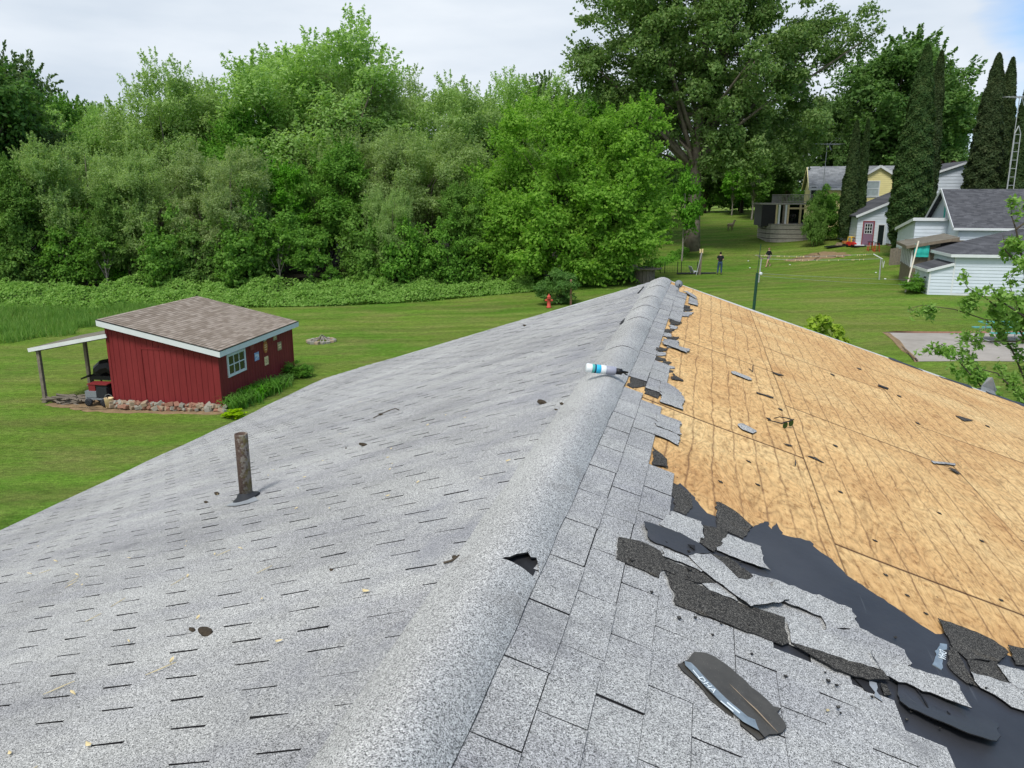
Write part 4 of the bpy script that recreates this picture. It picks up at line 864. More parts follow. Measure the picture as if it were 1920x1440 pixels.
# ------------------------------------------------------------------ fire ring, hydrant, slab, table
p = G(603, 641); fp = thing('fire_ring', 'low fire ring of grey stones and sticks on the lawn right of the shed', 'fire ring', p)
for k in range(15): a_ = 2*math.pi*k/15; o = link('ring_stone', protos[(2,5,0)[k % 3]], fp); o.location = (.62*math.cos(a_), .62*math.sin(a_), .05); o.scale = (.12,.1,.08); o.rotation_euler = (0,0,a_*3)
for k in range(14): a_ = k*2.4; mb = MB(); mb.tube([(.5*math.cos(a_), .5*math.sin(a_), .05), (.1*math.cos(a_+.6), .1*math.sin(a_+.6), .2+.14*(k % 4)/3)], [.03,.018], 6); mb.build('stick', M['palebark'], fp)
p = G(1029, 577); hy = thing('hydrant', 'red fire hydrant on the lawn in front of the round bush', 'hydrant', p)
M['hyd'] = plain('hydrant_red', (.50,.075,.05), .6, .2, 9)
mb = MB(); mb.lathe([(.16,0), (.16,.06), (.11,.07), (.105,.55), (.13,.56), (.13,.60)], 18); mb.build('barrel', M['hyd'], hy, smooth=True); mb = MB(); mb.lathe([(.13,.60), (.12,.68), (.07,.76), (.03,.78), (.035,.84), (0,.85)], 18); mb.build('bonnet', M['hyd'], hy, smooth=True)
for a_ in (0, math.pi): mb = MB(); mb.lathe([(.055,.0), (.055,.16), (.075,.16), (.075,.21), (.03,.215), (.03,.25), (0,.25)], 12, 0, Matrix.Translation((0,0,.45)) @ Matrix.Rotation(a_, 4, 'Z') @ Matrix.Rotation(math.pi/2, 4, 'Y')); mb.build('outlet', M['hyd'], hy)
sp_ = [atz(1660, 625, 1.28), atz(2060, 631, 1.28), atz(2120, 690, 1.28), atz(1718, 674, 1.28)]
drape('concrete_slab', [(q_.x, q_.y) for q_ in sp_], M['concrete'], .05, jit=.025)
zt = g1(25, 30)+.05
_a, _b = sp_[0], sp_[1]; drape('slab_edge', [(_a.x-.1,_a.y), (_b.x,_b.y), (_b.x,_b.y+.16), (_a.x-.05,_a.y+.12)], M['stoneB'], .07, jit=.04)
drape('bare_edge', [(_a.x-.10,_a.y+.05), (_a.x+.15,_a.y), (sp_[3].x+.1,sp_[3].y), (sp_[3].x-.08,sp_[3].y-.08)], M['dirt'], .035, jit=.05)
p = atz(1884, 641, zt); p.z = g1(p.x, p.y)+.05; tb = thing('picnic_table', 'picnic table with teal boards on a grey metal frame standing on the concrete slab', 'picnic table', p, R(-4))
M['tealtop'] = plain('teal_board', (.10,.36,.33), .4, .15, 6)
for k in range(3): mb = MB(); y = -.26+.26*k; mb.box((-.95,y-.12,.72), (.95,y+.12,.76)); mb.build('top_board', M['tealtop'], tb)
for y in (-.68, .68): mb = MB(); mb.box((-.95,y-.13,.43), (.95,y+.13,.465)); mb.build('bench_board', M['tealtop'], tb)
for x in (-.7, .7): mb = MB(); mb.tube([(x,-.78,.02), (x,-.72,.03), (x,.72,.03), (x,.78,.02)], .025, 8); mb.tube([(x,-.62,.03), (x,-.62,.42), (x,-.25,.42), (x,-.2,.71), (x,.2,.71), (x,.25,.42), (x,.62,.42), (x,.62,.03)], .022, 8); mb.build('frame', M['steel'], tb)
# ------------------------------------------------------------------ clothes lines
def post(name, label, cat, base, topp, r, mat, extra=None):
    o = thing(name, label, cat, base); mb = MB(); mb.tube([(0,0,-.2), Vector(topp)-Vector(base)], [r, r*.9], 10); mb.build('pole', mat, o); return o
b0 = at(1422, 531, 54.5); b0.z = g1(b0.x, b0.y); t0_ = at(1427.5, 485, 54.5); p1 = post('clothes_post', 'thin galvanised clothes line post with a tilted crossarm near the walking woman', 'clothes post', b0, t0_, .045, M['steel'])
mb = MB(); mb.bar(Vector((-.28,0,.22))+t0_-b0, Vector((.12,0,-.02))+t0_-b0, .07, .09); mb.build('crossarm', M['wood'], p1)
b1 = at(1649, 521, 53.5); b1.z = g1(b1.x, b1.y); t1_ = at(1652, 485, 53.5); p2 = post('clothes_post', 'galvanised clothes line post with hanging hooks in front of the old porch', 'clothes post', b1, t1_, .05, M['steel'])
mb = MB(); mb.bar(Vector((-.42,.3,.30))+t1_-b1, Vector((.08,-.1,-.02))+t1_-b1, .05, .05); mb.build('crossarm', M['white'], p2)
mb = MB(); mb.tube([Vector((.12,0,-.1))+t1_-b1, Vector((.2,0,-.6))+t1_-b1], .02, 6); mb.tube([Vector((.26,0,-.15))+t1_-b1, Vector((.2,0,-.62))+t1_-b1], .02, 6); mb.build('hook', M['white'], p2)
def line(label, a, b, sag, pegs, r=.009):
    o = thing('clothes_line', label, 'line', a); pts = [Vector(a).lerp(Vector(b), k/12)-Vector(a)-Vector((0,0,sag*math.sin(math.pi*k/12))) for k in range(13)]
    mb = MB(); mb.tube(pts, r, 4); mb.build('wire', M['steel'], o)
    rr = random.Random(len(label))
    for k in range(pegs):
        f = rr.uniform(.05, .95); q_ = pts[0].lerp(pts[-1], f)-Vector((0,0,sag*math.sin(math.pi*f))); mb = MB(); mb.box((q_.x-.018,q_.y-.015,q_.z-.06), (q_.x+.018,q_.y+.015,q_.z+.025)); mb.build('clothes_peg', M['pcream'], o)
line('front clothes line with few pegs between the two steel posts', t0_, t1_, .10, 12)
line('rear clothes line with many pegs above the bare soil', t0_+Vector((-.28,.6,.2)), t1_+Vector((-.42,.5,.28)), .12, 22)
b2 = at(1409, 590, 27); b2.z = g1(b2.x, b2.y); t2_ = at(1420, 512, 27); gp2 = post('steel_post', 'leaning dark green steel post just behind the far edge of the roof', 'post', b2, t2_, .055, M['greensteel'])
mb = MB(); mb.tube([t2_-b2, t2_-b2+Vector((.05,0,1.0))], .012, 6); mb.build('rod', M['greensteel'], gp2); mb = MB(); mb.lathe([(0,-.06), (.05,-.04), (.06,0), (.05,.04), (0,.06)], 10, 0, Matrix.Translation(t2_-b2+Vector((.12,0,-.02)))); mb.build('insulator', M['white'], gp2)
for q0, q1, lab in (((1430,513), (1712,524), 'upper thin white line running from the green post to the old porch'), ((1430,518), (1705,534), 'lower thin white line running from the green post to the old porch')):
    line(lab, at(q0[0], q0[1], 27), at(q1[0], q1[1], 47), .05, 0, .004)
drape('dirt_patch', [tuple(G(*q)[:2]) for q in ((1472,489), (1500,481), (1530,474), (1550,472), (1580,473), (1600,478), (1580,482), (1540,486), (1500,491))], M['dirt'], .03, jit=.15)
# ------------------------------------------------------------------ spool table, wire fence, leaning posts, chair
p = G(1208, 528); spo = thing('spool_table', 'weathered round wooden spool table behind the far end of the ridge', 'table', p)
mb = MB(); n = 18
for k in range(n): a_ = 2*math.pi*k/n; mb.bar((.72*math.cos(a_), .72*math.sin(a_), -.1), (.72*math.cos(a_), .72*math.sin(a_), .95), .23, .05, up=(math.cos(a_), math.sin(a_), 0))
mb.build('drum', M['wood'], spo); mb = MB(); mb.lathe([(0,.95), (1.25,.95), (1.27,1.0), (1.25,1.05), (0,1.05)], 26); mb.build('top', M['oldwood'], spo)
for q, d_, lab, s in (((1187,505),56.6,'left of two small pale ornaments on the spool table',.16), ((1192,507),56.6,'right of two small pale ornaments on the spool table',.13)):
    o = thing('ornament', lab, 'ornament', at(q[0], q[1]+1, 57.0)); o.location.z = p.z+1.05; mb = MB(); mb.lathe([(s*.7,0), (s*.9,.1), (s*.5,.24), (s*.25,.3), (s*.35,.38), (0,.46)], 12); mb.build('body', M['stoneA'], o, smooth=True)
fn = thing('wire_fence', 'low dark wire fence with thin posts behind the spool table', 'fence', G(1215, 512)); f0 = Vector(fn.location); fps = []
for x in (1215, 1238, 1246, 1270, 1277, 1307):
    q_ = G(x, 512.5)-f0; fps.append(q_); mb = MB(); mb.bar(q_+Vector((0,0,-.1)), q_+Vector((0,0,.95)), .05, .05); mb.build('post', M['black'], fn)
M['mesh'] = plain('fence_wire', (.05,.07,.05), .6, .2, 9)
mb = MB()
for a_, b_ in zip(fps, fps[1:]):
    for k in range(7): mb.bar(a_+Vector((0,0,.1+.13*k)), b_+Vector((0,0,.1+.13*k)), .008, .008)
    L = (b_-a_).length
    for k in range(1, int(L/.2)): q_ = a_.lerp(b_, k*.2/L); mb.bar(q_+Vector((0,0,.05)), q_+Vector((0,0,.9)), .008, .008)
mb.build('wire_mesh', M['mesh'], fn)
q_ = G(1311, 515); br = thing('brush_post', 'thick rusty brown post standing beside the man in black', 'post', q_); mb = MB(); mb.bar((0,0,-.1), (.06,0,1.72), .24, .16); mb.build('post', M['oldwood'], br)
mb = MB(); mb.box((-.08,-.05,1.70), (.03,.05,2.0)); mb.box((.09,-.05,1.70), (.2,.05,2.02)); mb.build('pale_tip', M['pcream'], br)
q_ = G(1305, 515.5); lp = thing('leaning_pole', 'thin grey pole leaning against the rusty brown post', 'pole', q_); mb = MB(); mb.tube([(0,-.1,0), (.36,.0,1.75)], .035, 8); mb.build('pole', M['steel'], lp)
q_ = G(1302, 513); ch = thing('plastic_chair', 'white plastic chair tipped over beside the leaning pole', 'chair', q_, R(30))
mb = MB(); mb.box((-.25,-.22,.16), (.25,.22,.2)); mb.build('seat', M['white'], ch); mb = MB(); mb.prism([(-.25,-.2,.2), (-.25,.2,.2), (-.52,.17,.62), (-.52,-.17,.62)], (-.03,0,-.01)); mb.build('backrest', M['white'], ch)
for x, y in ((-.22,-.2), (-.22,.2), (.22,-.2), (.22,.2)): mb = MB(); mb.bar((x,y,.18), (x*1.2,y*1.1,0), .04); mb.build('leg', M['white'], ch)
q_ = G(1318, 513); tp = thing('ground_sheet', 'dark flat sheet lying on the lawn under the white chair', 'sheet', q_); mb = MB(); mb.prism([(-2.2,-.35,.05), (-.9,-.5,.06), (1.0,-.2,.06), (1.1,.3,.07), (-.6,.45,.06), (-2.0,.2,.05)], (0,0,-.04)); mb.build('sheet', M['rubber'], tp)
# animal-like statue on the far lawn, small things by the cottage
q_ = G(1369, 432); dr = thing('garden_statue', 'small tan animal statue standing on the far lawn left of the deck', 'statue', q_, R(25))
mb = MB(); mb.tube([(-.42,0,.55), (-.3,0,.6), (.1,0,.62), (.3,0,.62), (.42,0,.78), (.5,0,.98), (.52,0,1.08), (.64,0,1.08), (.74,0,1.04)], [.05,.17,.16,.17,.12,.09,.10,.07,.045], 12); mb.build('body', M['stoneA'], dr, smooth=True)
for x, y in ((-.3,-.09), (-.3,.09), (.26,-.09), (.26,.09)): mb = MB(); mb.tube([(x,y,.58), (x+(.05 if x < 0 else 0),y,.28), (x,y,0)], [.07,.04,.035], 8); mb.build('leg', M['stoneA'], dr, smooth=True)
q_ = G(1597, 463); tc = thing('toy_car', 'red and yellow ride on toy car parked by the cottage door', 'toy car', q_, R(-70))
mb = MB(); mb.prism([(-.45,-.25,.12), (.4,-.25,.12), (.5,-.25,.3), (.44,-.25,.42), (.1,-.25,.46), (-.42,-.25,.46), (-.48,-.25,.3)], (0,.5,0)); mb.build('body', M['red'], tc, recalc=True)
for x, z in ((.12,.46), (-.38,.46)):
    for y in (-.22,.22): mb = MB(); mb.bar((x,y,.44), (x*.75-.02,y*.9,.86), .07, .06); mb.build('pillar', M['yellow'], tc)
mb = MB(); mb.tube([(-.36,0,.86), (-.1,0,.91), (.12,0,.86)], [.22,.25,.22], 10); mb.v = [(x,y,.86+(z-.88)*.25) for x,y,z in mb.v]; mb.build('roof', M['yellow'], tc)
for x in (-.3,.3):
    for y in (-.27,.27): mb = MB(); mb.lathe([(0,-.04), (.12,-.04), (.12,.04), (0,.04)], 14, 0, Matrix.Translation((x,y,.12)) @ Matrix.Rotation(math.pi/2, 4, 'X')); mb.build('wheel', M['black'], tc)
q_ = G(1566, 464); sl_ = thing('plastic_sled', 'black toy sled with pale load on the slope below the cottage', 'sled', q_, R(12)); mb = MB(); mb.prism([(-.95,-.3,.1), (.8,-.3,.16), (.95,-.2,.3), (.95,.2,.3), (.8,.3,.16), (-.95,.3,.1)], (0,0,-.1)); mb.build('shell', M['black'], sl_, recalc=True); mb = MB(); mb.box((.2,-.2,.2), (.55,.2,.42)); mb.box((.0,-.15,.18), (.2,.12,.27)); mb.build('load', M['stoneA'], sl_)
for i, (x, y, lab) in enumerate(((1631,470,'left of the two red legged stools beside the cottage steps'), (1643,472,'right of the two red legged stools beside the cottage steps'))):
    q_ = G(x, y); st_ = thing('stool', lab, 'stool', q_); mb = MB(); mb.lathe([(0,.74), (.26,.74), (.27,.78), (0,.8)], 14); mb.build('seat', M['black'], st_)
    for k in range(4): a_ = .7+k*math.pi/2; mb = MB(); mb.tube([(.18*math.cos(a_), .18*math.sin(a_), .74), (.27*math.cos(a_), .27*math.sin(a_), 0)], .028, 6); mb.build('leg', M['red'], st_)
q_ = G(1590, 459); wz = thing('toy_wagon', 'orange toy wagon lying left of the toy car', 'toy', q_, R(5)); mb = MB(); mb.box((-.5,-.2,.12), (.35,.2,.34)); mb.build('tray', M['porange'], wz); mb = MB(); mb.lathe([(0,-.25), (.12,-.25), (.12,.25), (0,.25)], 10, 0, Matrix.Translation((-.2,0,.12)) @ Matrix.Rotation(math.pi/2, 4, 'X')); mb.build('wheel', M['black'], wz)
q_ = G(1612, 463); dk = thing('sand_tray', 'flat white and dark tray on the ground right of the toy car', 'tray', q_); mb = MB(); mb.box((-.55,-.25,0), (.5,.25,.12)); mb.build('tray', M['black'], dk); mb = MB(); mb.box((-.5,-.2,.12), (.3,.15,.2)); mb.build('lid', M['white'], dk)
for i, (x, y) in enumerate([(1403,490),(1406,503),(1466,450),(1469,451),(1481,497),(1660,524),(1642,512)]):
    q_ = G(x, y); o = link('litter', blob(i, (.09,.06,.04), 1)); o.data.materials.append(M['white']); o.location = q_+Vector((0,0,.04)); tag(o, 'small white scrap lying on the lawn', 'litter', 'white scraps on the lawn')
M['bluetarp'] = plain('white_blue_tarp', (.5,.56,.66), .6, .3, 4)
# ------------------------------------------------------------------ neighbouring buildings
def clipz(poly, z0, z1):
    def clip(pl, z, keep):
        out = []
        for i, a in enumerate(pl):
            b = pl[(i+1) % len(pl)]; ia, ib = keep(a[1], z), keep(b[1], z)
            if ia: out.append(a)
            if ia != ib: f = (z-a[1])/(b[1]-a[1]); out.append((a[0]+(b[0]-a[0])*f, z))
        return out
    p = clip(poly, z0, lambda v, z: v >= z-1e-9)
    return clip(p, z1, lambda v, z: v <= z+1e-9) if p else p
def lap_wall(mb, org, ax, nrm, poly, ex=.2, m=0, dep=.022):
    """lapped boards filling a wall outline poly [(along, z)] ; each board's lower edge stands proud"""
    org, ax, nrm = Vector(org), Vector(ax).normalized(), Vector(nrm).normalized()
    z0, z1 = min(p[1] for p in poly), max(p[1] for p in poly); k = 0
    while z0+k*ex < z1-.005:
        a, b = z0+k*ex, min(z0+(k+1)*ex, z1); pl = clipz(poly, a, b); k += 1
        if len(pl) < 3: continue
        f = [org+ax*s+Vector((0,0,z))+nrm*(dep*(1-(z-a)/ex)+.004) for s, z in pl]; mb.face(f, m)
        bt = [(s, z) for s, z in pl if abs(z-a) < 1e-6]
        if len(bt) >= 2:
            s0, s1 = min(q[0] for q in bt), max(q[0] for q in bt)
            mb.face([org+ax*s0+Vector((0,0,a))+nrm*.004, org+ax*s1+Vector((0,0,a))+nrm*.004, org+ax*s1+Vector((0,0,a))+nrm*(dep+.004), org+ax*s0+Vector((0,0,a))+nrm*(dep+.004)], m)
    mb.face([org+ax*s+Vector((0,0,z)) for s, z in poly], m)
def box_walls(mb, w, d, h, ex=.2, x0=0, y0=0, z0=0, frontpoly=None):
    lap_wall(mb, (x0,y0,0), (1,0,0), (0,-1,0), frontpoly or [(0,z0), (w,z0), (w,h), (0,h)], ex); lap_wall(mb, (x0,y0+d,0), (0,-1,0), (-1,0,0), [(0,z0), (d,z0), (d,h), (0,h)], ex)
    lap_wall(mb, (x0+w,y0,0), (0,1,0), (1,0,0), [(0,z0), (d,z0), (d,h), (0,h)], ex); lap_wall(mb, (x0+w,y0+d,0), (-1,0,0), (0,1,0), [(0,z0), (w,z0), (w,h), (0,h)], ex)
def slab(mb, pts, th=.12, m=0): mb.prism(pts, (0,0,-th), m)
def fasc(mb, pts, w=.03, h=.2):
    for a, b in zip(pts, pts[1:]): mb.bar(a, b, w, h)
def window(par, c, nrm_axis, w, h, glass, bars=(1, 2), name='window', fr=None):
    e = bpy.data.objects.new(name, None); C.objects.link(e); e.parent = par; e.location = c
    if nrm_axis == 'x': e.rotation_euler = (0, 0, -math.pi/2)
    mb = MB(); f = .09
    for lo, hi in (((-w/2-f,-.07,-h/2-f), (w/2+f,0,-h/2)), ((-w/2-f,-.07,h/2), (w/2+f,0,h/2+f)), ((-w/2-f,-.07,-h/2), (-w/2,0,h/2)), ((w/2,-.07,-h/2), (w/2+f,0,h/2))): mb.box(lo, hi)
    for k in range(1, bars[0]): x = -w/2+w*k/bars[0]; mb.box((x-.02,-.055,-h/2), (x+.02,-.01,h/2))
    for k in range(1, bars[1]): z = -h/2+h*k/bars[1]; mb.box((-w/2,-.06,z-.025), (w/2,-.012,z+.025))
    mb.build('frame', fr or M['white'], e); mb = MB(); mb.box((-w/2,-.03,-h/2), (w/2,-.005,h/2)); mb.build('pane', glass, e); return e
# --- low white garage at the right
BR = -R(13); c0 = at(1738.5, 553, 45); zb = g1(c0.x, c0.y)-.05; gar = thing('garage', 'low white sided garage with a dark hipped roof at the right edge', 'garage', (c0.x, c0.y, zb), BR)
GMt = Matrix.LocRotScale(Vector((c0.x, c0.y, zb)), Matrix.Rotation(BR, 3, 'Z'), None)
mb = MB(); box_walls(mb, 10, 4.3, 2.32, .19, 1.2, .0); mb.build('wall', M['siding'], gar)
mb = MB(); lap_wall(mb, (0,0,0), (1,0,0), (0,-1,0), [(0,0), (1.2,0), (1.2,1.86), (0,1.50)], .19); lap_wall(mb, (0,3,0), (0,-1,0), (-1,0,0), [(0,0), (3,0), (3,1.5), (0,1.5)], .19); lap_wall(mb, (1.2,3,0), (-1,0,0), (0,1,0), [(0,0), (1.2,0), (1.2,1.5), (0,1.86)], .19); mb.build('side_bay', M['siding'], gar)
mb = MB(); slab(mb, [(-.18,-.12,1.52), (1.2,-.12,1.93), (1.2,3.1,1.93), (-.18,3.1,1.52)], .06); mb.build('bay_roof', M['darkroof'], gar)
mb = MB(); fasc(mb, [(-.18,-.13,1.44), (1.2,-.13,1.85)], .03, .15); fasc(mb, [(-.19,-.13,1.43), (-.19,3.1,1.43)], .03, .15); mb.build('bay_fascia', M['white'], gar)
e0 = .25; x0, x1, y0, y1, ez, pz = 1.2-e0, 11.4, -e0, 4.55, 2.42, 3.80
A, B_, Cc, D_ = (x0,y0,ez), (x1,y0,ez), (x1,y1,ez), (x0,y1,ez); T1, T2 = (5.0,2.15,pz), (9.0,2.15,pz)
mb = MB(); mb.face([A,B_,T2,T1]); mb.face([D_,A,T1]); mb.face([Cc,D_,T1,T2]); mb.face([B_,Cc,T2]); mb.face([D_,Cc,B_,A]); mb.build('roof', M['darkroof'], gar)
mb = MB(); fasc(mb, [(x0,y0-.01,ez-.09), (x1,y0-.01,ez-.09)], .03, .17); fasc(mb, [(x0-.01,y0-.01,ez-.09), (x0-.01,y1,ez-.09)], .03, .17); mb.build('fascia', M['white'], gar)
mb = MB(); mb.box((1.21,-.02,.0), (1.29,-.03,2.3)); mb.box((-.035,-.03,0), (.06,-.028,1.5)); mb.box((1.2,-.032,0), (11.1,-.028,.16)); mb.build('corner_board', M['white'], gar)
mb = MB(); mb.tube([(-.06,.5,1.0), (-.16,.5,1.02)], .05, 8); mb.build('tap', M['black'], gar)
# --- old glazed porch left of the garage
c1 = at(1703, 529, 49); zb = g1(c1.x, c1.y)-.1; por = thing('porch', 'old weathered brown porch with narrow windows and a mossy roof between cottage and garage', 'porch', (c1.x, c1.y, zb), -R(20))
mb = MB(); mb.box((0,0,0), (.1,5,1.15)); mb.box((0,0,2.05), (.1,5,2.25)); mb.box((.1,0,0), (1.6,.1,2.2)); mb.box((.1,4.9,0), (4,5,2.4)); mb.build('wall', M['oldwood'], por)
for k in range(7): mb = MB(); y = .05+.8*k; mb.box((-.02,y-.06,1.15), (.08,y+.06,2.05)); mb.build('mullion', M['fascia'], por)
mb = MB(); mb.box((-.04,-.02,1.1), (.12,5.02,1.16)); mb.build('sill', M['wood'], por)
mb = MB(); mb.box((.03,.1,1.16), (.05,4.9,2.05)); mb.build('glass', M['darkglass'] , por)
mb = MB(); slab(mb, [(-.35,-.3,2.28), (2.5,-.3,2.76), (2.5,5.2,2.76), (-.35,5.2,2.28)], .09); mb.build('roof', M['mossroof'], por)
mb = MB(); fasc(mb, [(-.35,-.31,2.2), (2.5,-.31,2.68)], .04, .14); fasc(mb, [(-.36,-.3,2.2), (-.36,5.2,2.2)], .04, .14); mb.build('fascia', M['oldwood'], por)
mb = MB(); mb.box((1.6,.35,0), (3.9,.42,2.5)); mb.build('inner_wall', M['black'], por)
q_ = at(1727, 482, 48.6); tp = thing('tarp', 'turquoise tarp hanging under the porch roof beside the garage', 'tarp', q_, -R(15)); mb = MB(); n = 10
g_ = [[Vector((-.42+.84*i/n, .02*math.sin(i*1.3)+.012*math.sin(j*2), .0+.82*j/6*(1-.05*math.sin(i*.9)))) for j in range(7)] for i in range(n+1)]
for i in range(n):
    for j in range(6): mb.face([g_[i][j], g_[i+1][j], g_[i+1][j+1], g_[i][j+1]]); mb.face([p_+Vector((0,.012,0)) for p_ in (g_[i][j+1], g_[i+1][j+1], g_[i+1][j], g_[i][j])])
mb.build('cloth', M['teal'], tp)
b_ = at(1699, 535, 46.2); b_.z = g1(b_.x, b_.y); t_ = at(1722.5, 452, 48.2); lp = thing('leaning_board', 'long pale board leaning against the porch roof', 'board', b_); mb = MB(); mb.bar((0,0,0), t_-b_, .08, .04); mb.build('board', plain('pale_board', (.50,.46,.37), .8, .15, 5), lp)
por.scale = (1, 1, 1.2)
# --- gabled house with dark roof behind the garage
c2 = at(1791, 427, 54); zb = 1.9; hb = thing('gabled_house', 'white house with a steep dark grey roof and narrow gable behind the garage', 'house', (c2.x, c2.y, zb), -R(14))
ez = c2.z-zb; rz2 = ez+2.62; hd = 4.1; L = 13
mb = MB(); lap_wall(mb, (.25,2*hd,0), (0,-1,0), (-1,0,0), [(0,0), (2*hd,0), (2*hd,ez-.05), (hd,rz2-.12), (0,ez-.05)], .26); lap_wall(mb, (.25,.25,0), (1,0,0), (0,-1,0), [(0,0), (L-.5,0), (L-.5,ez), (0,ez)], .26); mb.box((L-.4,.3,0), (L-.3,2*hd-.3,ez)); mb.build('wall', M['siding'], hb)
mb = MB(); slab(mb, [(-.12,-.05,ez), (L,-.05,ez), (L,hd,rz2), (-.12,hd,rz2)], .1); slab(mb, [(-.12,hd,rz2), (L,hd,rz2), (L,2*hd+.05,ez), (-.12,2*hd+.05,ez)], .1); mb.build('roof', M['darkroof'], hb)
mb = MB(); fasc(mb, [(-.14,-.05,ez-.06), (-.14,hd,rz2-.04), (-.14,2*hd,ez-.06)], .04, .22); fasc(mb, [(-.12,-.07,ez-.09), (L,-.07,ez-.09)], .03, .16); mb.build('fascia', M['white'], hb)
window(hb, (.22, 3.6, ez+.95), 'x', .55, .95, M['teal'], (1, 1), 'vent_window')
# --- annex on its left end
an = thing('annex', 'small white sided annex with white roof edge left of the dark gable', 'annex', (c2.x, c2.y, zb), -R(14))
mb = MB(); xl, yA, yB = -1.93, 2.61, 7.6; hf, hk = 5.42-zb, 4.55-zb; lap_wall(mb, (xl,yA,0), (1,0,0), (0,-1,0), [(0,0), (2.16,0), (2.16,hf), (0,hf)], .26); lap_wall(mb, (xl,yB,0), (0,-1,0), (-1,0,0), [(0,0), (yB-yA,0), (yB-yA,hf), (0,hk)], .26); mb.build('wall', M['siding'], an)
mb = MB(); slab(mb, [(xl-.2,yA-.2,hf+.14), (.12,yA-.2,hf+.14), (.12,yB+.2,hk+.12), (xl-.2,yB+.2,hk+.12)], .1); mb.build('roof', M['darkroof'], an)
mb = MB(); fasc(mb, [(xl-.2,yB+.2,hk+.02), (xl-.2,yA-.22,hf+.04), (.1,yA-.22,hf+.04)], .04, .22); mb.build('fascia', M['white'], an)
# --- white cottage with the purple door
c3 = at(1603, 466, 70); zb = g1(c3.x, c3.y)-.15; cot = thing('cottage', 'small white sided cottage with a purple door and dark lean roof beside the tall cedar', 'cottage', (c3.x, c3.y, zb), -R(10))
mb = MB(); H = 2.9; lap_wall(mb, (0,0,0), (1,0,0), (0,-1,0), [(0,0), (2.55,0), (2.55,4.02), (0,H)], .24); lap_wall(mb, (0,7,0), (0,-1,0), (-1,0,0), [(0,0), (7,0), (7,H), (0,H)], .24); mb.build('wall', M['siding'], cot)
mb = MB(); lap_wall(mb, (2.55,-.9,0), (1,0,0), (0,-1,0), [(0,.55), (1.45,.55), (1.45,3.4), (0,3.4)], .24); lap_wall(mb, (2.55,.1,0), (0,-1,0), (-1,0,0), [(0,.55), (1,.55), (1,3.4), (0,3.4)], .24); mb.build('bay_wall', M['siding'], cot)
mb = MB(); mb.box((2.58,-.85,-.6), (3.95,0,.55)); mb.build('bay_foundation', M['stoneA'], cot)
mb = MB(); slab(mb, [(-.25,-.3,H+.02), (4.6,-.3,5.1), (4.6,7.2,5.1), (-.25,7.2,H+.02)], .12); mb.build('roof', M['darkroof'], cot)
mb = MB(); fasc(mb, [(-.25,-.32,H-.06), (4.6,-.32,5.02)], .04, .2); mb.build('fascia', M['white'], cot)
M['purple_paint'] = plain('purple_door', (.22,.13,.20), .6, .1, 6)
do = bpy.data.objects.new('door', None); C.objects.link(do); do.parent = cot; do.location = (.95,-.03,.38)
mb = MB(); mb.box((-.42,-.03,0), (.42,0,1.0)); mb.box((-.42,-.03,1.85), (.42,0,2.02)); mb.box((-.42,-.03,1.0), (-.3,0,1.85)); mb.box((.3,-.03,1.0), (.42,0,1.85)); mb.build('leaf', M['purple_paint'], do)
mb = MB(); mb.box((-.3,-.02,1.0), (.3,-.01,1.85)); mb.build('pane', M['darkglass'], do); mb = MB()
for k in (0,1,2,3): mb.box((-.3+.2*k-.018,-.045,1.0), (-.3+.2*k+.018,-.021,1.85)); mb.box((-.3,-.042,1.0+.283*k-.018), (.3,-.022,1.0+.283*k+.018))
mb.build('muntin', M['white'], do); mb = MB(); mb.box((-.5,-.04,0), (-.42,-.0,2.1)); mb.box((.42,-.04,0), (.5,0,2.1)); mb.box((-.5,-.04,2.02), (.5,0,2.1)); mb.build('door_frame', M['pmaroon'], do); mb = MB(); mb.lathe([(0,0), (.035,.02), (.03,.05), (0,.06)], 8, 0, Matrix.Translation((.34,-.03,.95)) @ Matrix.Rotation(math.pi/2, 4, 'X')); mb.build('handle', M['steel'], do)
window(cot, (2.02,-.03,1.25), 'y', .48, 1.75, M['darkglass'], (1,1)); window(cot, (3.0,-.93,1.75), 'y', .42, 1.1, M['darkglass'], (1,2))
# --- yellow house
c4 = at(1607, 420, 82); zb = 3.0; yh = thing('yellow_house', 'pale yellow house with grey roof and white trimmed gable behind the cedars', 'house', (c4.x, 82, zb), -R(16))
s = 82/FPX*1.0; X = lambda px: (px-1607)*s; Zp = lambda py, D=82: at(1607, py, D).z-zb
ezr, rdg = Zp(351), Zp(311, 86); gx0, gx1, ga = 0, X(1663), Zp(311)
mb = MB(); lap_wall(mb, (X(1524),.0,0), (1,0,0), (0,-1,0), [(0,0), (X(1735)-X(1524),0), (X(1735)-X(1524),ezr), (0,ezr)], .22); lap_wall(mb, (X(1524),9,0), (0,-1,0), (-1,0,0), [(0,0), (9,0), (9,ezr), (4.5,rdg-.1), (0,ezr)], .22)
lap_wall(mb, (gx0,-.35,0), (1,0,0), (0,-1,0), [(0,0), (gx1,0), (gx1,Zp(331)), (gx1/2,ga-.1), (0,Zp(331))], .2); mb.build('wall', M['yellowpaint'], yh)
mb = MB(); xl, xr = X(1518), X(1740); slab(mb, [(xl,-.3,ezr-.12), (xr,-.3,ezr-.12), (xr,4.5,rdg), (xl,4.5,rdg)], .12); slab(mb, [(xl,4.5,rdg), (xr,4.5,rdg), (xr,9.3,ezr-.12), (xl,9.3,ezr-.12)], .12)
slab(mb, [(-.3,-.6,Zp(331)-.12), (gx1/2,-.6,ga), (gx1/2,4.4,ga), (-.3,4.4,Zp(331)-.12)], .1); slab(mb, [(gx1/2,-.6,ga), (gx1+.3,-.6,Zp(331)-.12), (gx1+.3,4.4,Zp(331)-.12), (gx1/2,4.4,ga)], .1); mb.build('roof', M['greyroof'], yh)
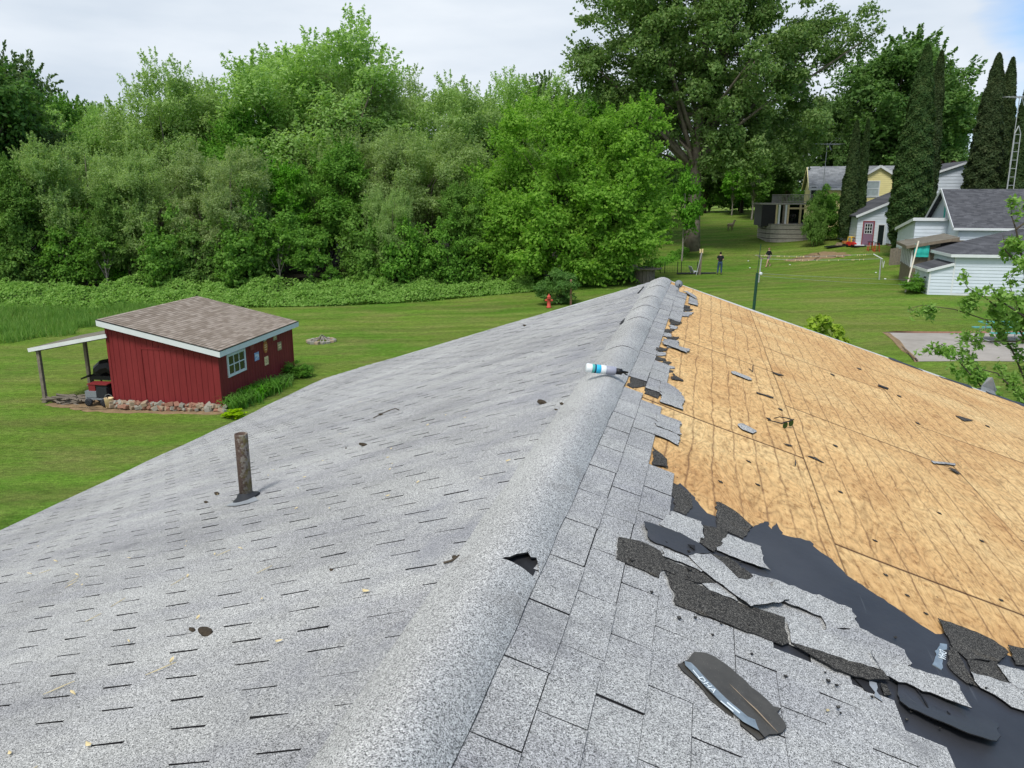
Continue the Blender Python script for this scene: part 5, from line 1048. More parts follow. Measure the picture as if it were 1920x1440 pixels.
mb = MB(); fasc(mb, [(-.3,-.62,Zp(331)-.18), (gx1/2,-.62,ga-.06), (gx1+.3,-.62,Zp(331)-.18)], .05, .24); fasc(mb, [(xl,-.32,ezr-.2), (0,-.32,ezr-.2)], .04, .18); fasc(mb, [(-.05,-.38,Zp(369)), (gx1,-.38,Zp(369))], .06, .16); mb.build('fascia', M['white'], yh)
mb = MB(); fasc(mb, [(xl-.02,-.3,ezr-.16), (xl-.02,4.5,rdg-.04), (xl-.02,9.3,ezr-.16)], .05, .24); mb.build('rake_board', M['yellowpaint'], yh)
window(yh, (X(1626),-.38,Zp(354)), 'y', 1.1, 1.42, M['palewin'], (1,2)); window(yh, (X(1527),-.03,Zp(362)), 'y', .5, 1.3, M['darkglass'], (1,1))
# --- deck with railing and screened corner
c5 = at(1438, 441, 78); zb = g1(c5.x, c5.y)-.1; dk_ = thing('deck', 'grey wooden two level deck with railing and a screened corner left of the yellow house', 'deck', (c5.x, c5.y, zb), -R(3)); s = 78/FPX; X = lambda px: (px-1438)*s
zf = at(1438, 421, 78).z-zb; zu = at(1438, 381, 78).z-zb; zr = at(1438, 365, 78).z-zb
mb = MB(); pl = [(X(1439),.6), (X(1444),.0), (X(1458),-.45), (X(1500),-.5), (X(1525),0), (X(1530),4), (X(1439),4)]
for k in range(4): mb.prism([(x, y, zf*(k+.95)/4) for x, y in pl][::-1], (0,0,-zf*.22))
mb.prism([(x*1.0, y-.06, zf+.06) for x, y in pl][::-1], (0,0,-.06)); mb.build('platform', M['greydeck'], dk_, recalc=True)
mb = MB(); mb.box((X(1425),.3,zu-.14), (X(1530),4.2,zu)); mb.build('upper_floor', M['greydeck'], dk_)
mb = MB(); mb.bar((X(1462),.35,zr), (X(1527),.35,zr), .1, .06); mb.bar((X(1462),.35,zr-.65), (X(1527),.35,zr-.65), .06, .06)
for k in range(26): x = X(1462)+(X(1527)-X(1462))*k/25; mb.box((x-.022,.33,zu), (x+.022,.37,zr))
mb.bar((X(1462),.35,zr), (X(1462),4,zr), .1, .06)
for k in range(14): mb.box((X(1462)-.022,.35+.27*k,zu), (X(1462)+.022,.39+.27*k,zr))
mb.build('railing', M['greydeck'], dk_)
for px, mt in ((1454,'newwood'), (1459,'white'), (1467,'wood'), (1471,'white'), (1475,'newwood'), (1497,'newwood'), (1429,'black')): mb = MB(); mb.box((X(px)-.09,.32,zf-.3), (X(px)+.09,.5,zu-.14)); mb.build('post', M[mt], dk_)
mb = MB(); mb.bar((X(1475),.4,zu-.5), (X(1520),.4,zu-.5), .12, .16); mb.build('beam', M['newwood'], dk_)
mb = MB(); mb.box((X(1430),.36,zf-.15), (X(1453),.42,zu-.14)); mb.box((X(1430),.42,zf-.15), (X(1430)+.06,3.8,zu-.14)); mb.build('screen', M['black'], dk_); mb = MB(); mb.box((X(1476),3.2,zf), (X(1520),3.3,zu-.2)); mb.build('dark_opening', M['darkglass'], dk_)
q_ = dk_.location; kt = thing('kettle_grill', 'black kettle grill standing on the lower deck', 'grill', (q_.x+X(1487), q_.y+.6, zb+zf+.06)); mb = MB(); mb.lathe([(0,.5), (.2,.55), (.3,.72), (.3,.78), (.2,.95), (0,1.0)], 14); mb.build('kettle', M['black'], kt, smooth=True)
for k in range(3): a_ = k*2.1; mb = MB(); mb.tube([(.15*math.cos(a_), .15*math.sin(a_), .56), (.3*math.cos(a_), .3*math.sin(a_), 0)], .02, 6); mb.build('leg', M['black'], kt)
# --- tall white walls behind
def far_house(name, label, cat, px0, px1, D, pyb, tops, roofmat, winx=None, cat2=None, dep=6, overh=.25):
    a = at(px0, pyb, D); zb = a.z; o = thing(name, label, cat, (a.x, D, zb), -R(8)); s = D/FPX; X = lambda px: (px-px0)*s; Z = lambda py: at(px0, py, D).z-zb
    tp_ = [(X(p), Z(q)) for p, q in tops]; poly = [(0,-3), (X(px1),-3)]+tp_[::-1]
    mb = MB(); lap_wall(mb, (0,0,0), (1,0,0), (0,-1,0), poly, .3); mb.box((0,.02,-3), (.08,dep,tp_[0][1]-.1)); mb.box((X(px1)-.08,.02,-3), (X(px1),dep,tp_[-1][1]-.1)); mb.build('wall', M['siding'], o)
    mb = MB()
    for p_, q_ in zip(tp_, tp_[1:]): slab(mb, [(p_[0],-overh,p_[1]+.12), (q_[0],-overh,q_[1]+.12), (q_[0],dep,q_[1]+.12), (p_[0],dep,p_[1]+.12)], .11)
    mb.build('roof', roofmat, o); mb = MB()
    fasc(mb, [(p_[0],-overh-.02,p_[1]+.05) for p_ in tp_], .04, .18); mb.build('fascia', M['white'], o)
    if winx: window(o, (X(winx[0]),-.03,Z(winx[1])), 'y', winx[2], winx[3], M['palewin'], (1,2))
    return o
far_house('white_house', 'tall white sided house end with a sloping roof edge behind the gabled house', 'house', 1733, 1800, 73, 400, [(1733,329), (1800,304)], M['darkroof'])
far_house('white_house', 'white house with a grey window at the right edge beside the lattice mast', 'house', 1886, 1990, 69, 400, [(1886,345), (1908,298), (1950,250), (1990,300)], M['darkroof'], (1896,345,1.3,1.9))
far_house('white_house', 'small white gable top just behind the tall white house end', 'house', 1728, 1764, 84, 345, [(1728,322), (1748,306), (1764,322)], M['greyroof'])
# ladder-like antenna mast, roof aerial
b_ = at(1893, 372, 60); b_.z = 3; t_ = at(1910, 236, 60); ms = thing('lattice_mast', 'leaning grey lattice antenna mast at the right edge', 'mast', b_); v = t_-b_; w = .28
mb = MB()
for sx in (-1, 1): mb.tube([Vector((sx*w,0,0)), v*.94+Vector((sx*w*.8,0,0)), v], .035, 6)
mb.tube([Vector((0,.4,0)), v*.94+Vector((0,.3,0)), v], .035, 6); mb.build('rail', M['steel'], ms); mb = MB()
for k in range(1, 15): q_ = v*(k/15); mb.bar(q_+Vector((-w*.9,0,0)), q_+Vector((w*.9,0,0)), .035)
mb.build('rung', M['steel'], ms)
def aerial(label, c, L, n, tilt, mastz):
    o = thing('tv_aerial', label, 'aerial', c, tilt); mb = MB(); mb.bar((-L/2,0,0), (L/2,0,0), .05); mb.build('boom', M['steel'], o); mb = MB()
    for k in range(n): x = -L/2+L*k/(n-1); l = .35+.5*k/(n-1); mb.bar((x,-l,0), (x,l,0), .03)
    mb.bar((.2,0,0), (.75,-.3,.55), .03); mb.bar((.2,0,0), (.75,.3,-.55), .03); mb.bar((.2,0,0), (.45,0,-.6), .03); mb.build('element', M['steel'], o); mb = MB(); mb.tube([(0,0,-mastz), (0,0,.1)], .03, 6); mb.build('mast', M['steel'], o); return o
aerial('thin television aerial left of the small cedar pair', at(1551, 270, 80), 2.7, 9, R(12), 5.5); aerial('television aerial at the right edge above the lattice mast', at(1912, 182, 62), 2.4, 8, R(10), 5.0)
q_ = G(1648, 480); fc = thing('wood_panel', 'weathered vertical board panel between the cottage and the old porch', 'panel', at(1679, 479, 60), -R(12)); fc.location.z = g1(fc.location.x, fc.location.y)-.1; mb = MB()
for k in range(4): mb.box((-.4+.2*k,0,-.4), (-.4+.2*k+.185,.04,1.35+.04*(k % 3)))
mb.build('boards', M['wood'], fc)
# ------------------------------------------------------------------ trees: trunk with limbs, crown of leaf faces gathered in clumps
def quads(pos, nrm, size, asp, rg):
    n = len(pos); t = rg.normal(size=(n,3)); nrm = nrm/np.maximum(np.linalg.norm(nrm,axis=1,keepdims=True),1e-6)
    t -= nrm*(t*nrm).sum(1,keepdims=True); t /= np.maximum(np.linalg.norm(t,axis=1,keepdims=True),1e-6); b = np.cross(nrm, t)
    a = (size*.5)[:,None]; w = a*asp
    v = np.stack([pos-t*a, pos+b*w-nrm*w*.25, pos+t*a, pos-b*w-nrm*w*.25], 1)
    return v.reshape(-1,3)
def leafmesh(name, pos, nrm, size, asp, mat, rg):
    v = quads(pos, nrm, size, asp, rg); n = len(pos); me = bpy.data.meshes.new(name)
    me.vertices.add(4*n); me.vertices.foreach_set('co', v.astype(np.float32).ravel()); me.loops.add(4*n); me.loops.foreach_set('vertex_index', np.arange(4*n, dtype=np.int32))
    me.polygons.add(n); me.polygons.foreach_set('loop_start', np.arange(0, 4*n, 4, dtype=np.int32)); me.polygons.foreach_set('loop_total', np.full(n, 4, dtype=np.int32))
    me.update(); me.validate(); me.materials.append(mat); return me
def sph(n, rg):
    v = rg.normal(size=(n,3)); return v/np.linalg.norm(v,axis=1,keepdims=True)
def crown(seed, lobes, nclump, cr, nleaf, leaf, mat, spread=.55, droop=0, asp=.62, low=0.0, cone=None, wisp=0.0):
    """lobes: (cx,cy,cz,rx,ry,rz); clumps sit near the lobe surfaces, leaves on each clump's shell"""
    rg = np.random.default_rng(seed); cs = []; L = np.array(lobes, float); vol = (L[:,3]*L[:,4]+L[:,3]*L[:,5]+L[:,4]*L[:,5]); vol /= vol.sum()
    for i, l in enumerate(L):
        k = max(1, int(nclump*vol[i])); d = sph(k, rg); rad = np.where(rg.random(k) < .8, rg.uniform(.78,1.02,k), rg.uniform(.2,.75,k)); cs.append(l[:3]+d*rad[:,None]*l[3:])
    c = np.concatenate(cs); c = c[c[:,2] > low]
    crr = cr*rg.uniform(.4,1.45,len(c)); w = crr**2; w /= w.sum(); idx = rg.choice(len(c), nleaf, p=w)
    d = sph(nleaf, rg); d[:,2] = np.where((d[:,2] < -.2) & (rg.random(nleaf) < .55), -d[:,2], d[:,2])
    r_ = crr[idx]*np.where(rg.random(nleaf) < .82, rg.normal(.9,.16,nleaf), rg.uniform(.1,1,nleaf)); an = np.stack([rg.uniform(.7,1.3,len(c)), rg.uniform(.7,1.3,len(c)), rg.uniform(.5,.95,len(c))], 1); pos = c[idx]+d*r_[:,None]*an[idx]
    if wisp: k = rg.random(nleaf) < wisp; cen = np.average(c, axis=0); NS = 7; sd_ = rg.normal(size=(len(c),NS,3))*.55; out = c-cen; out /= np.linalg.norm(out,axis=1,keepdims=True)+.1; sd_ += out[:,None,:]*.7+np.array([0,0,.45]); sd_ /= np.linalg.norm(sd_,axis=2,keepdims=True); m = idx[k]; j = rg.integers(0, NS, len(m)); u_ = rg.random(len(m))**.8; pos[k] = c[m]+sd_[m,j]*(crr[m]*(.5+1.05*u_)+.1)[:,None]+rg.normal(size=(len(m),3))*(.11*(1.15-u_))[:,None]*cr
    if droop: k = rg.random(nleaf) < .5; pos[k,2] -= rg.exponential(droop,k.sum())
    nr = d*.9+rg.normal(size=(nleaf,3))*spread+np.array([0,0,.45]); pos[:,2] = np.maximum(pos[:,2], .15)
    return leafmesh('crown', pos, nr, leaf*rg.uniform(.6,1.45,nleaf), asp, mat, rg), c
def trunkmesh(seed, c, h0, r0, base, mat, lean=(0,0), nl=16, top=None):
    rr = random.Random(seed); mb = MB(); top = top or float(c[:,2].mean()); pts = []; n = 8
    for i in range(n+1): f = i/n; pts.append(Vector((lean[0]*f+rr.gauss(0,.06)*f*h0/4, lean[1]*f+rr.gauss(0,.06)*f*h0/4, -.3+(top+.3)*f)))
    mb.tube(pts, [r0*(1.25 if i == 0 else 1)*(1-.8*(i/n)) for i in range(n+1)], 9)
    sel = rr.sample(range(len(c)), min(nl, len(c)))
    for k in sel:
        q = Vector(c[k]); f = min(.92, max(base/ max(top,.1), rr.uniform(.25,.9)*min(1, q.z/top))); j = f*n; i = int(j); p = pts[i].lerp(pts[min(i+1,n)], j-i)
        m_ = p.lerp(q, .5)+Vector((rr.gauss(0,.25), rr.gauss(0,.25), rr.uniform(.0,.5))); r_ = r0*(1-.75*f)*.5
        mb.tube([p, p.lerp(m_,.5)+Vector((0,0,-.08)), m_, q.lerp(m_,.4), q], [r_, r_*.8, r_*.6, r_*.4, r_*.15], 6)
    me = mb.build('trunk', mat, None, True); d = me.data; bpy.data.objects.remove(me); return d
PROTO = {}
def proto(key, crownargs, trunkargs):
    me, c = crown(**crownargs); PROTO[key] = (me, trunkmesh(crownargs['seed'], c, **trunkargs))
def tree(name, key, label, loc, rz=0, sc=(1,1,1), group=None, cat='tree'):
    o = thing(name, label, cat, loc, rz, group); o.scale = sc if hasattr(sc, '__len__') else (sc,)*3
    link('trunk', PROTO[key][1], o); link('crown', PROTO[key][0], o); return o
# unit trees about 10 m tall, later scaled
wl = lambda s: dict(seed=s, lobes=[(0,0,6.2,3.3,3.3,3.0), (random.Random(s).uniform(-1.6,1.6),.6,4.2,3.2,3.0,2.2), (1.2,-1,7.4,2.0,2.0,1.9), (-1.5,.3,7.0,1.9,1.9,2.2)], nclump=120, cr=.66, nleaf=80000, leaf=.135, mat=M['willow'], droop=.16, asp=.42, low=1.2, wisp=.34)
for i, s in enumerate((11,12,13)): proto(f'willow{i}', wl(s), dict(h0=9, r0=.24, base=1.6, mat=M['greybark'], nl=22))
md = lambda s: dict(seed=s, lobes=[(0,0,5.8,2.9,2.9,3.4), (.8,.5,7.6,1.8,1.8,1.9), (-1.1,-.4,4.0,2.5,2.5,2.0)], nclump=100, cr=.72, nleaf=70000, leaf=.16, mat=M['midleaf'], low=1.0, wisp=.28)
for i, s in enumerate((21,22,23)): proto(f'mid{i}', md(s), dict(h0=9, r0=.2, base=1.5, mat=M['bark'], nl=20))
dk2 = lambda s: dict(seed=s, lobes=[(0,0,6.2,3.0,3.0,3.5), (.6,-.6,8.0,1.7,1.7,1.8), (-.8,.5,4.2,2.8,2.8,2.4)], nclump=95, cr=.85, nleaf=62000, leaf=.175, mat=M['darkleaf'], low=.8, wisp=.25)
for i, s in enumerate((31,32)): proto(f'dark{i}', dk2(s), dict(h0=9, r0=.25, base=1.5, mat=M['bark'], nl=18))
proto('under', dict(seed=41, lobes=[(0,0,2.6,2.0,1.8,2.0), (1.2,.2,1.8,1.5,1.4,1.4), (-1.2,.1,1.9,1.5,1.4,1.4)], nclump=60, cr=.5, nleaf=11000, leaf=.2, mat=M['midleaf'], low=.2, wisp=.25), dict(h0=4, r0=.09, base=.5, mat=M['bark'], nl=16))
proto('sapling', dict(seed=42, lobes=[(0,0,4.0,1.3,1.3,2.0), (.7,.1,3.2,1.0,1.0,1.0)], nclump=34, cr=.5, nleaf=6500, leaf=.22, mat=M['midleaf'], low=1.2, wisp=.25), dict(h0=5, r0=.10, base=1.2, mat=M['palebark'], nl=14))
# --- the wood on the left: (pixel x, pixel y of the top, depth, proto, width factor, label)
WOOD = [
 (-40,40,60,'dark0',1.0,'tall dark tree at the left picture edge, highest on that side'), (28,75,64,'dark1',.8,'dark pointed tree just right of the tall one at the left edge'),
 (112,150,76,'mid0',.8,'feathery tree on the skyline right of the dark left edge trees'), (165,172,80,'mid1',.8,'small feathery top on the skyline between dark trees and willows'),
 (150,238,59,'willow0',.95,'pale yellow green tree in the front row at the left'), (60,300,57,'mid2',.9,'mid green tree in the front row below the dark left edge trees'),
 (235,175,76,'willow1',.9,'willow on the skyline left of the twin topped willow'), (355,108,70,'willow2',.95,'willow with a twin top on the skyline left of the tallest willow'),
 (300,262,57.5,'willow1',.9,'broad pale willow in the front row above the shed roof'), (430,250,57,'willow0',.9,'grey green willow in the front row right of the broad one'),
 (250,330,56,'mid0',.8,'mid green tree filling the front row above the shed ridge'), (490,188,66,'mid1',.8,'yellow green young maple top among the grey willows'),
 (610,32,72,'willow2',1.25,'tallest willow on the skyline with sparse feathery top'), (560,95,74,'willow0',1.0,'left shoulder of the tallest willow group on the skyline'), (725,105,74,'willow1',1.0,'sparse willow leaning right of the tallest willow'),
 (520,300,59,'mid1',.95,'mid green tree with dark hollow below it in the middle of the front row'), (620,270,61,'mid2',1.0,'mid green tree under the tallest willow'),
 (735,335,56,'willow0',.62,'low silver green willow bush leaning out of the front row'), (690,230,64,'willow1',1.0,'grey willow behind the low silver green one'),
 (860,148,70,'willow2',1.05,'pale grey willow crown on the skyline left of the bright maple'), (800,215,63,'willow0',1.0,'grey green willow beside the bright maple at half height'),
 (955,112,78,'willow1',1.0,'dusky willow on the skyline just left of the big cottonwood'), (880,330,58,'mid0',.8,'mid green tree tucked against the left side of the bright maple'),
 (1010,150,82,'dark0',.8,'dark tree top on the skyline behind the bright maple'), (430,150,78,'willow1',1.0,'far willow top between the twin topped willow and the tallest one'), (310,200,72,'mid1',1.0,'green tree filling the second row behind the broad pale willow'),
 (60,200,70,'dark0',1.0,'dark tree of the second row at the left edge')]
fillers = 0
proto('bright', dict(seed=55, lobes=[(-2.0,0,5.8,3.4,3.0,4.0), (2.3,-.3,5.9,3.0,2.8,4.3), (0,-.8,3.3,4.8,3.6,2.9), (2.3,.8,2.9,2.2,2.2,2.1), (-3.8,-.2,2.4,2.5,2.4,2.3), (-1,-2.0,1.7,3.2,2.0,1.6)], nclump=300, cr=.72, nleaf=140000, leaf=.175, mat=M['bright'], low=.2, wisp=.25), dict(h0=9, r0=.3, base=1.2, mat=M['bark'], nl=26))
rr = random.Random(2)
for px, py, D, key, wf, lab in WOOD:
    b = at(px, 560, D); b.z = g1(b.x, b.y); t = at(px, py, D); h = t.z-b.z; s = h/10.3
    if key == 'bright': s *= 1.0
    tree('willow' if key.startswith('willow') else ('maple_tree' if key == 'bright' else 'forest_tree'), key, lab, b, rr.uniform(0, 6.28), (s*wf, s*wf, s), 'trees of the wood on the left')
for i in range(20):                                  # the depth of the wood behind the front rows
    px = -120+1180*i/19+rr.uniform(-25, 25); D = rr.uniform(80, 98); b = at(px, 540, D); b.z = g1(b.x, b.y); s = rr.uniform(1.15, 1.42)
    tree('forest_tree', ('dark0','mid1','dark1','mid2')[i % 4], 'tree deep in the wood, its crown merging into the green mass behind the willows', b, rr.uniform(0, 6.28), (s*1.1, s*1.1, s), 'trees deep in the wood')
UND = [(20,'yellow green bush at the foot of the wood by the left picture edge'), (85,'pale bush at the foot of the wood left of the shed'), (160,'leafy bush in the wood edge above the lean-to'), (235,'leafy bush in the wood edge above the left half of the shed roof'), (330,'leafy bush in the wood edge just behind the shed ridge'), (400,'green bush in the wood edge above the right slope of the shed roof'),
 (470,'green bush in the wood edge above the right corner of the shed roof'), (690,'low bush in the dark wood edge left of the silver willow'), (770,'low bush in the dark wood edge below the silver willow'), (850,'bush in the wood edge beside the bright maple')]
for px, lab in UND:
    D = rr.uniform(54.5, 57); b = at(px, 556, D); b.z = g1(b.x, b.y); s = rr.uniform(.8, 1.2); tree('bush', 'under', lab, b, rr.uniform(0, 6.28), (s, s, s*1.15), 'bushes at the foot of the wood', 'bush')
for px, py, D, lab in ((528,400,55,'young tree with round leafy tiers at the dark middle of the wood edge'), (585,430,54.6,'young tree with a pale slim trunk standing before the dark hollow'), (622,500,54,'smallest sapling of the wood edge with a bare pale stem'), (450,440,55,'bushy young tree left of the dark hollow'), (205,420,55,'young yellow green tree above the shed lean-to')):
    b = at(px, 556, D); b.z = g1(b.x, b.y); s = (at(px, py, D).z-b.z)/6.1; tree('sapling', 'sapling', lab, b, rr.uniform(0, 6.28), (s*1.05, s*1.05, s), 'young trees at the wood edge')
# --- bright maple on the lawn
b = at(1078, 520, 58.5); b.z = g1(b.x, b.y); s = (at(1150, 180, 58).z-b.z)/10.3
tree('maple_tree', 'bright', 'broad bright green maple with two round tops in front of the wood', b, 0, (s*1.02, s*.9, s))
b = at(1279, 478, 70); b.z = g1(b.x, b.y); tree('maple_tree', 'sapling', 'slim young maple growing against the big cottonwood trunk', b, .5, (.85,.85,1.25))
# --- big cottonwood
c0 = at(1296, 472, 75); c0.z = g1(c0.x, c0.y); s = 75/FPX/.985; Hh_ = lambda py: at(1296, py, 75).z-c0.z
lob = [((px-1296)*s, dy, Hh_(py), w*s, w*s*.9, hgt*s) for px, py, w, hgt, dy in ((1190,60,100,120,0), (1300,-30,130,150,1), (1385,60,95,120,-1), (1450,140,85,95,1), (1240,200,110,90,2), (1400,220,110,80,-1), (1300,120,150,120,0), (1455,265,55,40,-1), (1360,285,70,40,-2), (1120,150,50,40,0), (1560,75,42,50,0), (1520,60,40,40,0), (1095,105,38,22,0), (1290,-140,120,90,0))]
proto('cottonwood', dict(seed=61, lobes=lob, nclump=430, cr=1.15, nleaf=190000, leaf=.27, mat=M['cotton'], low=3.0, wisp=.2, spread=.8), dict(h0=20, r0=.72, base=7.5, mat=M['greybark'], nl=40, top=22, lean=(.4,0)))
tree('cottonwood', 'cottonwood', 'huge cottonwood rising out of the top of the picture', c0)
# --- dark trees behind the houses
BACK = [(1685,72,98,'dark1',1.12,'big round dark tree behind the tall cedar pair'), (1640,160,100,'dark0',.9,'dark tree behind the small cedar pair'), (1752,225,100,'dark0',.7,'dark tree filling the gap right of the big round one'), (1780,255,105,'mid1',.8,'mid green tree on the skyline between the cedar groups'),
 (1860,265,108,'dark1',1.0,'dark tree behind the right cedar group'), (1940,270,105,'mid0',1.0,'green tree at the right edge behind the mast'), (1470,200,104,'dark0',1.0,'dark tree behind the yellow house left of the small cedars'), (1560,180,110,'dark1',1.0,'dark tree behind the roof aerial'), (1390,250,112,'dark0',1.1,'dark tree far behind the cottonwood trunk'), (1320,240,112,'dark1',1.2,'dark tree left behind the cottonwood trunk'), (1210,170,95,'dark0',1.0,'dark tree between bright maple and cottonwood'), (1100,165,98,'dark1',1.0,'dark tree top rising behind the left lobe of the bright maple'),
 (1250,300,104,'mid2',1.0,'mid green tree far behind the cottonwood, left of its trunk'), (1450,310,106,'mid2',.9,'mid green tree far behind the deck')]
for px, py, D, key, wf, lab in BACK:
    b = at(px, 400, D); b.z = g1(b.x, b.y); s_ = (at(px, py, D).z-b.z)/9.9; tree('background_tree', key, lab, b, rr.uniform(0, 6.28), (s_*wf, s_*wf, s_), 'trees behind the houses')
for i, px in enumerate((1330, 1385, 1440, 1490)):
    b = at(px, 390, 122); b.z = g1(b.x, b.y); tree('background_bush', 'under', ('far bush seen left of the cottonwood trunk', 'far bush seen right of the cottonwood trunk', 'far bush seen left of the deck', 'far bush behind the deck')[i], b, i, (2.2, 1.5, 1.25), 'far bushes beyond the lawn', 'bush')
b = at(1773, 310, 90); b.z = g1(b.x, b.y); PROTO['plum'] = None
proto('plum', dict(seed=71, lobes=[(0,0,4.6,1.6,1.6,1.8)], nclump=30, cr=.6, nleaf=6000, leaf=.25, mat=M['purple'], low=1), dict(h0=4, r0=.12, base=1.5, mat=M['bark'], nl=10))
tree('plum_tree', 'plum', 'small dark purple leaved tree between the white house end and the right cedars', b, 0, 1.1)
for px, py, D, key, sx, lab in ((1410,300,100,'sapling',1.5,'lawn tree with a bare pale stem left of the deck'), (1372,320,106,'sapling',1.5,'lawn tree left of the pale stemmed one near the far road')):
    b = at(px, 402, D); b.z = g1(b.x, b.y); s_ = (at(px, py, D).z-b.z)/6; tree('lawn_tree', key, lab, b, 1.0, (s_*1.1, s_*1.1, s_))
proto('round', dict(seed=72, lobes=[(0,0,2.5,1.5,1.4,2.0), (.3,0,1.6,1.5,1.4,1.3)], nclump=60, cr=.5, nleaf=13000, leaf=.17, mat=M['midleaf'], low=.3), dict(h0=4, r0=.1, base=.5, mat=M['bark'], nl=10))
b = at(1548, 436, 76); b.z = g1(b.x, b.y); s_ = (at(1548, 350, 76).z-b.z)/4.5; tree('garden_tree', 'round', 'round leafy tree hiding part of the deck beside the small cedars', b, .4, (s_*.9, s_*.9, s_))
b = at(1526, 456, 73); b.z = g1(b.x, b.y); tree('garden_shrub', 'under', 'slim pale trunked shrub in front of the deck', b, .4, (.42, .42, .95), cat='shrub')
# --- cedars: narrow columns
def column(seed, h, w, n):
    rg = np.random.default_rng(seed); z = h*rg.random(n)**.9; f = z/h; prof = np.minimum(1, (1-f)**.55*1.25)*np.minimum(1, .55+f*3.0)
    a = rg.uniform(0, 2*math.pi, n); ph = rg.uniform(0, 6.28, 8); lump = 1+.07*np.sin(a*3+ph[0])*np.sin(z*1.1+ph[1])+.07*np.sin(z*2.3-a*2+ph[2])*np.sin(a+ph[6])+.06*np.sin(z*4.1+a*4+ph[3])+.05*np.sin(z*6.7-a*5+ph[4])
    r_ = .84*w*prof*lump*np.where(rg.random(n) < .85, rg.uniform(.82,1.06,n), rg.uniform(.2,.85,n)); pos = np.stack([r_*np.cos(a), r_*np.sin(a), z+.5], 1)
    nr = np.stack([np.cos(a), np.sin(a), np.full(n,.35)], 1)+rg.normal(size=(n,3))*.6
    return leafmesh('crown', pos, nr, rg.uniform(.12,.30,n), .5, M['cedar'], rg)
def cedar(label, px, pyt, pyb, D, wpx, seed, n=15000):
    n = int(n*3.6)
    b = at(px, pyb, D); b.z = min(b.z, g1(b.x, b.y)); h = at(px, pyt, D).z-b.z; o = thing('cedar', label, 'cedar', b, 0, 'narrow cedars by the houses'); link('crown', column(seed, h-.5, wpx/2*D/FPX, n), o)
    mb = MB(); mb.tube([(0,0,-.2), (.03,0,h*.4), (0,0,h*.9)], [.26,.18,.03], 8); mb.build('trunk', M['greybark'], o)
cedar('left stem of the small cedar pair by the yellow house', 1587, 226, 430, 73, 34, 1, 9000); cedar('right stem of the small cedar pair by the yellow house', 1610, 224, 400, 74, 22, 2, 7000)
cedar('tall dark cedar beside the cottage, front of its group', 1696, 84, 455, 63, 74, 3, 22000); cedar('cedar leaning on the right of the tall one by the cottage', 1724, 96, 440, 66, 44, 4, 16000)
cedar('left cedar of the group above the dark gabled roof', 1832, 100, 400, 68, 66, 5, 16000); cedar('middle cedar of the group above the dark gabled roof', 1858, 108, 400, 69, 52, 6, 14000)
cedar('right cedar of the group, beside the lattice mast', 1893, 152, 400, 66, 44, 7, 12000); cedar('tallest cedar at the right edge behind the lattice mast', 1910, 102, 400, 72, 48, 8, 12000)
# --- round bush with a post, tarp heap, lime shrub
proto('ball', dict(seed=81, lobes=[(0,0,1.0,1.2,1.1,.95)], nclump=60, cr=.32, nleaf=15000, leaf=.085, mat=M['darkleaf'], low=.1), dict(h0=1.5, r0=.06, base=.2, mat=M['bark'], nl=10))
b = G(1045, 570); tree('round_bush', 'ball', 'round clipped dark bush behind the red hydrant', b, 0, 1.05, cat='bush')
q_ = b+Vector((.80,-.55,0)); o = thing('garden_post', 'short pinkish brown post standing in the round bush', 'post', q_); mb = MB(); mb.box((-.06,-.06,-.1), (.06,.06,1.6)); mb.build('post', M['stoneB'], o)
Hl_ = at(1545, 590, 17.5).z-g1(at(1545, 640, 17.5).x, 17.5)
proto('limetall', dict(seed=83, lobes=[(-.12,0,Hl_-.34,.26,.26,.34), (.22,.1,Hl_-.55,.34,.3,.26)], nclump=22, cr=.13, nleaf=900, leaf=.13, mat=M['lime'], low=.2), dict(h0=3, r0=.03, base=1.5, mat=M['bark'], nl=10, top=Hl_-.6))
proto('lime', dict(seed=82, lobes=[(0,0,1.0,.8,.7,.7), (.5,.1,.8,.6,.5,.5)], nclump=30, cr=.26, nleaf=2600, leaf=.17, mat=M['lime'], low=.0), dict(h0=2, r0=.04, base=.2, mat=M['bark'], nl=10))
b = at(1545, 640, 17.5); b.z = g1(b.x, b.y)
tree('lime_shrub', 'limetall', 'lime green leafed shrub poking up behind the edge of the bare plywood', b, 0, 1, cat='shrub')
b = SM @ Vector((1.0, -1.0, 0)); tree('lime_shrub', 'lime', 'low yellow green plant on the lawn near the shed corner by the roof edge', (b.x, b.y, 0), 2, (.5,.5,.2), cat='plant')
b = G(1718, 548); tree('weed_clump', 'under', 'low leafy weeds at the corner of the garage', b, 1, (.5,.4,.22), cat='weeds')
# --- day lilies along the shed: arching blades
def blades(seed, n, area, L, w, mat, arch=.6, h0=0):
    rg = np.random.default_rng(seed); vs, fs = [], []
    for _ in range(n):
        x, y = area(rg); a = rg.uniform(0, 2*math.pi); l = L*rg.uniform(.6,1.2); d = np.array([math.cos(a), math.sin(a)]); sd = np.array([-d[1], d[0]])*w*rg.uniform(.6,1.2)/2; i = len(vs); z0 = h0
        for k in range(5):
            f = k/4; p = np.array([x, y])+d*l*(.15*f+.55*arch*f*f); z = z0+l*(f-.55*arch*f*f*f); ww = sd*(1-f*.9); vs.append((p[0]-ww[0], p[1]-ww[1], z)); vs.append((p[0]+ww[0], p[1]+ww[1], z))
        for k in range(4): fs.append((i+2*k, i+2*k+1, i+2*k+3, i+2*k+2))
    me = bpy.data.meshes.new('blades'); me.from_pydata(vs, [], fs); me.materials.append(mat); return me
